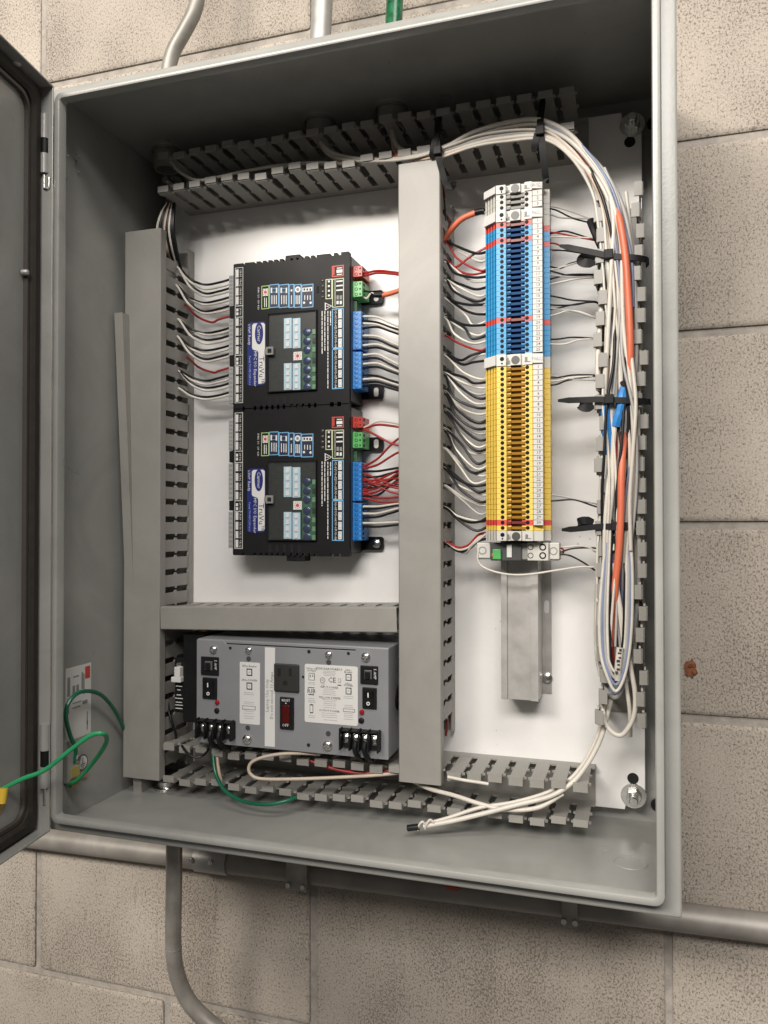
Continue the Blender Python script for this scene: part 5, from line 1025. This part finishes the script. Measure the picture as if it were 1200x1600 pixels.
def tubeobj(name, pts, r, m, label, n=20, extra=None, k=10):
    t = thing(name, pts[0], label, 'conduit', 'metal conduits')
    tb = part(MB().tube(smooth(pts, k), r, n), 'tube', m, t)
    return t
cy1 = .150
t = tubeobj('conduit', [(.0365, cy1, H+.001), (.0370, cy1, H+.06), (.0380, cy1, H+.092), (.0450, cy1, H+.118), (.0600, cy1, H+.140), (.0730, cy1, H+.160), (.0790, cy1, H+.182), (.0800, cy1, H+.22), (.0800, cy1, H+.33)], .0088, GPAINT, 'bent grey painted conduit entering enclosure roof at the left')
part(MB().lathe((.0365, cy1, H), (0, 0, 1), [(.0150, 0), (.0150, .004), (.0118, .005), (.0118, .020), (.0100, .022)], 20), 'fitting', GPAINT, t)
t = tubeobj('conduit', [(x2.x, x2.y, H+.001), (x2.x, x2.y, H+.08), (x2.x+.004, x2.y+.02, H+.30)], .0117, EMT, 'straight shiny galvanised conduit entering enclosure roof left of green one')
part(MB().lathe((x2.x, x2.y, H), (0, 0, 1), [(.0165, 0), (.0165, .004), (.0140, .005), (.0140, .024), (.0120, .026)], 20), 'fitting', EMT, t)
t = tubeobj('conduit', [(x3.x, x3.y, H+.001), (x3.x+.002, x3.y, H+.08), (x3.x+.006, x3.y+.02, H+.30)], .0092, mat('green_tube', (.008, .10, .04), .28, var=.5, vscale=120), 'dark green conduit entering enclosure roof')
part(MB().lathe((x3.x, x3.y, H), (0, 0, 1), [(.0150, 0), (.0150, .004), (.0118, .005), (.0118, .016), (.0100, .018)], 20), 'fitting', EMT, t)
yb_ = .12
pts = [at(272, 1318, yb_), at(272, 1360, yb_), at(271, 1430, yb_), at(271, 1482, yb_+.002), at(276, 1520, yb_+.006), at(292, 1560, yb_+.012), at(320, 1592, yb_+.018), at(365, 1625, yb_+.022), at(450, 1660, yb_+.025)]
pts[0].z = -.001
t = tubeobj('conduit', pts, .0092, DTUBE, 'dull conduit dropping from enclosure floor and bending right')
part(MB().lathe((pts[0].x, pts[0].y, -.0005), (0, 0, -1), [(.0150, 0), (.0150, .004), (.0115, .005), (.0115, .018), (.0105, .020)], 20), 'fitting', GPAINT, t)
p = pts[3]; part(MB().lathe((p.x, p.y, p.z), (0, 0, 1), [(.0094, 0), (.0096, .001), (.0094, .002)], 20), 'joint_ring', GPRINT, t)
py = WY-.0165
za = (at(1150, 1422, py).z+at(1150, 1466, py).z)/2; zl = (at(200, 1312, py).z+at(200, 1340, py).z)/2
sl = (za-zl)/(at(1150, 1440, py).x-at(200, 1325, py).x); z_at = lambda x: zl+sl*(x-at(200, 1325, py).x)
t = tubeobj('conduit', [(-.30, py, z_at(-.30)), (.1, py, z_at(.1)), (.5, py, z_at(.5)), (1.1, py, z_at(1.1))], .0145, mat('dull_galvanised', (0.31, 0.29, 0.265), 0.5, 0.3, var=0.15, vscale=30, smudge=0.2), 'thick horizontal galvanised conduit along the wall beneath enclosure', k=6)
mx = at(300, 1336, py-.015).x
part(MB().tube([(mx, py, z_at(mx)), (mx+.02, py, z_at(mx+.02)), (mx+.045, py, z_at(mx+.045))], .0165, 20), 'coupling', EMT, t)
for du in (300, 330):
    xx = at(du, 1338, py-.016).x; part(MB().lathe((xx, py-.016, z_at(xx)+.004), (0, -1, 0), [(.003, 0), (.003, .003), (.001, .004)], 10), 'coupling_screw', ZINC, t)
p = at(707, 1388, py-.0148); part(MB().box(p.x-.007, p.x+.007, py-.0152, py-.0142, p.z-.0016, p.z+.0016), 'red_mark', REDP, t)
for u, w, dzz in ((463, .026, .02), (890, .016, .026)):
    p = at(u, 1365 if u < 600 else 1425, py-.02); zz = z_at(p.x)
    s_ = thing('strut_clamp', (p.x, WY, zz), 'dull steel strut clamp under enclosure, %s' % ('left one near the block joint' if u < 600 else 'right one toward the corner'), 'clamp', 'strut clamps')
    part(MB().box(p.x-w/2, p.x+w/2, py-.021, py-.0175, zz-.015, zz+.07), 'channel', DTUBE, s_, bev=.001)
    part(MB().box(p.x-w/2, p.x-w/2+.002, py-.0175, WY-.001, zz-.015, zz+.07).box(p.x+w/2-.002, p.x+w/2, py-.0175, WY-.001, zz-.015, zz+.07), 'flange', DTUBE, s_)
    for du in (-.36, .36): part(MB().lathe((p.x+w*du, py-.021, zz-.009), (0, -1, 0), [(.0032, 0), (.003, .003), (.001, .0035)], 10), 'bolt', ZINC, s_)

for o in bpy.data.objects:
    if '_b' in o: del o['_b']
dup = {k: v for k, v in LABELS.items() if len(v) > 1}
if dup: print('DUPLICATE LABELS', dup)
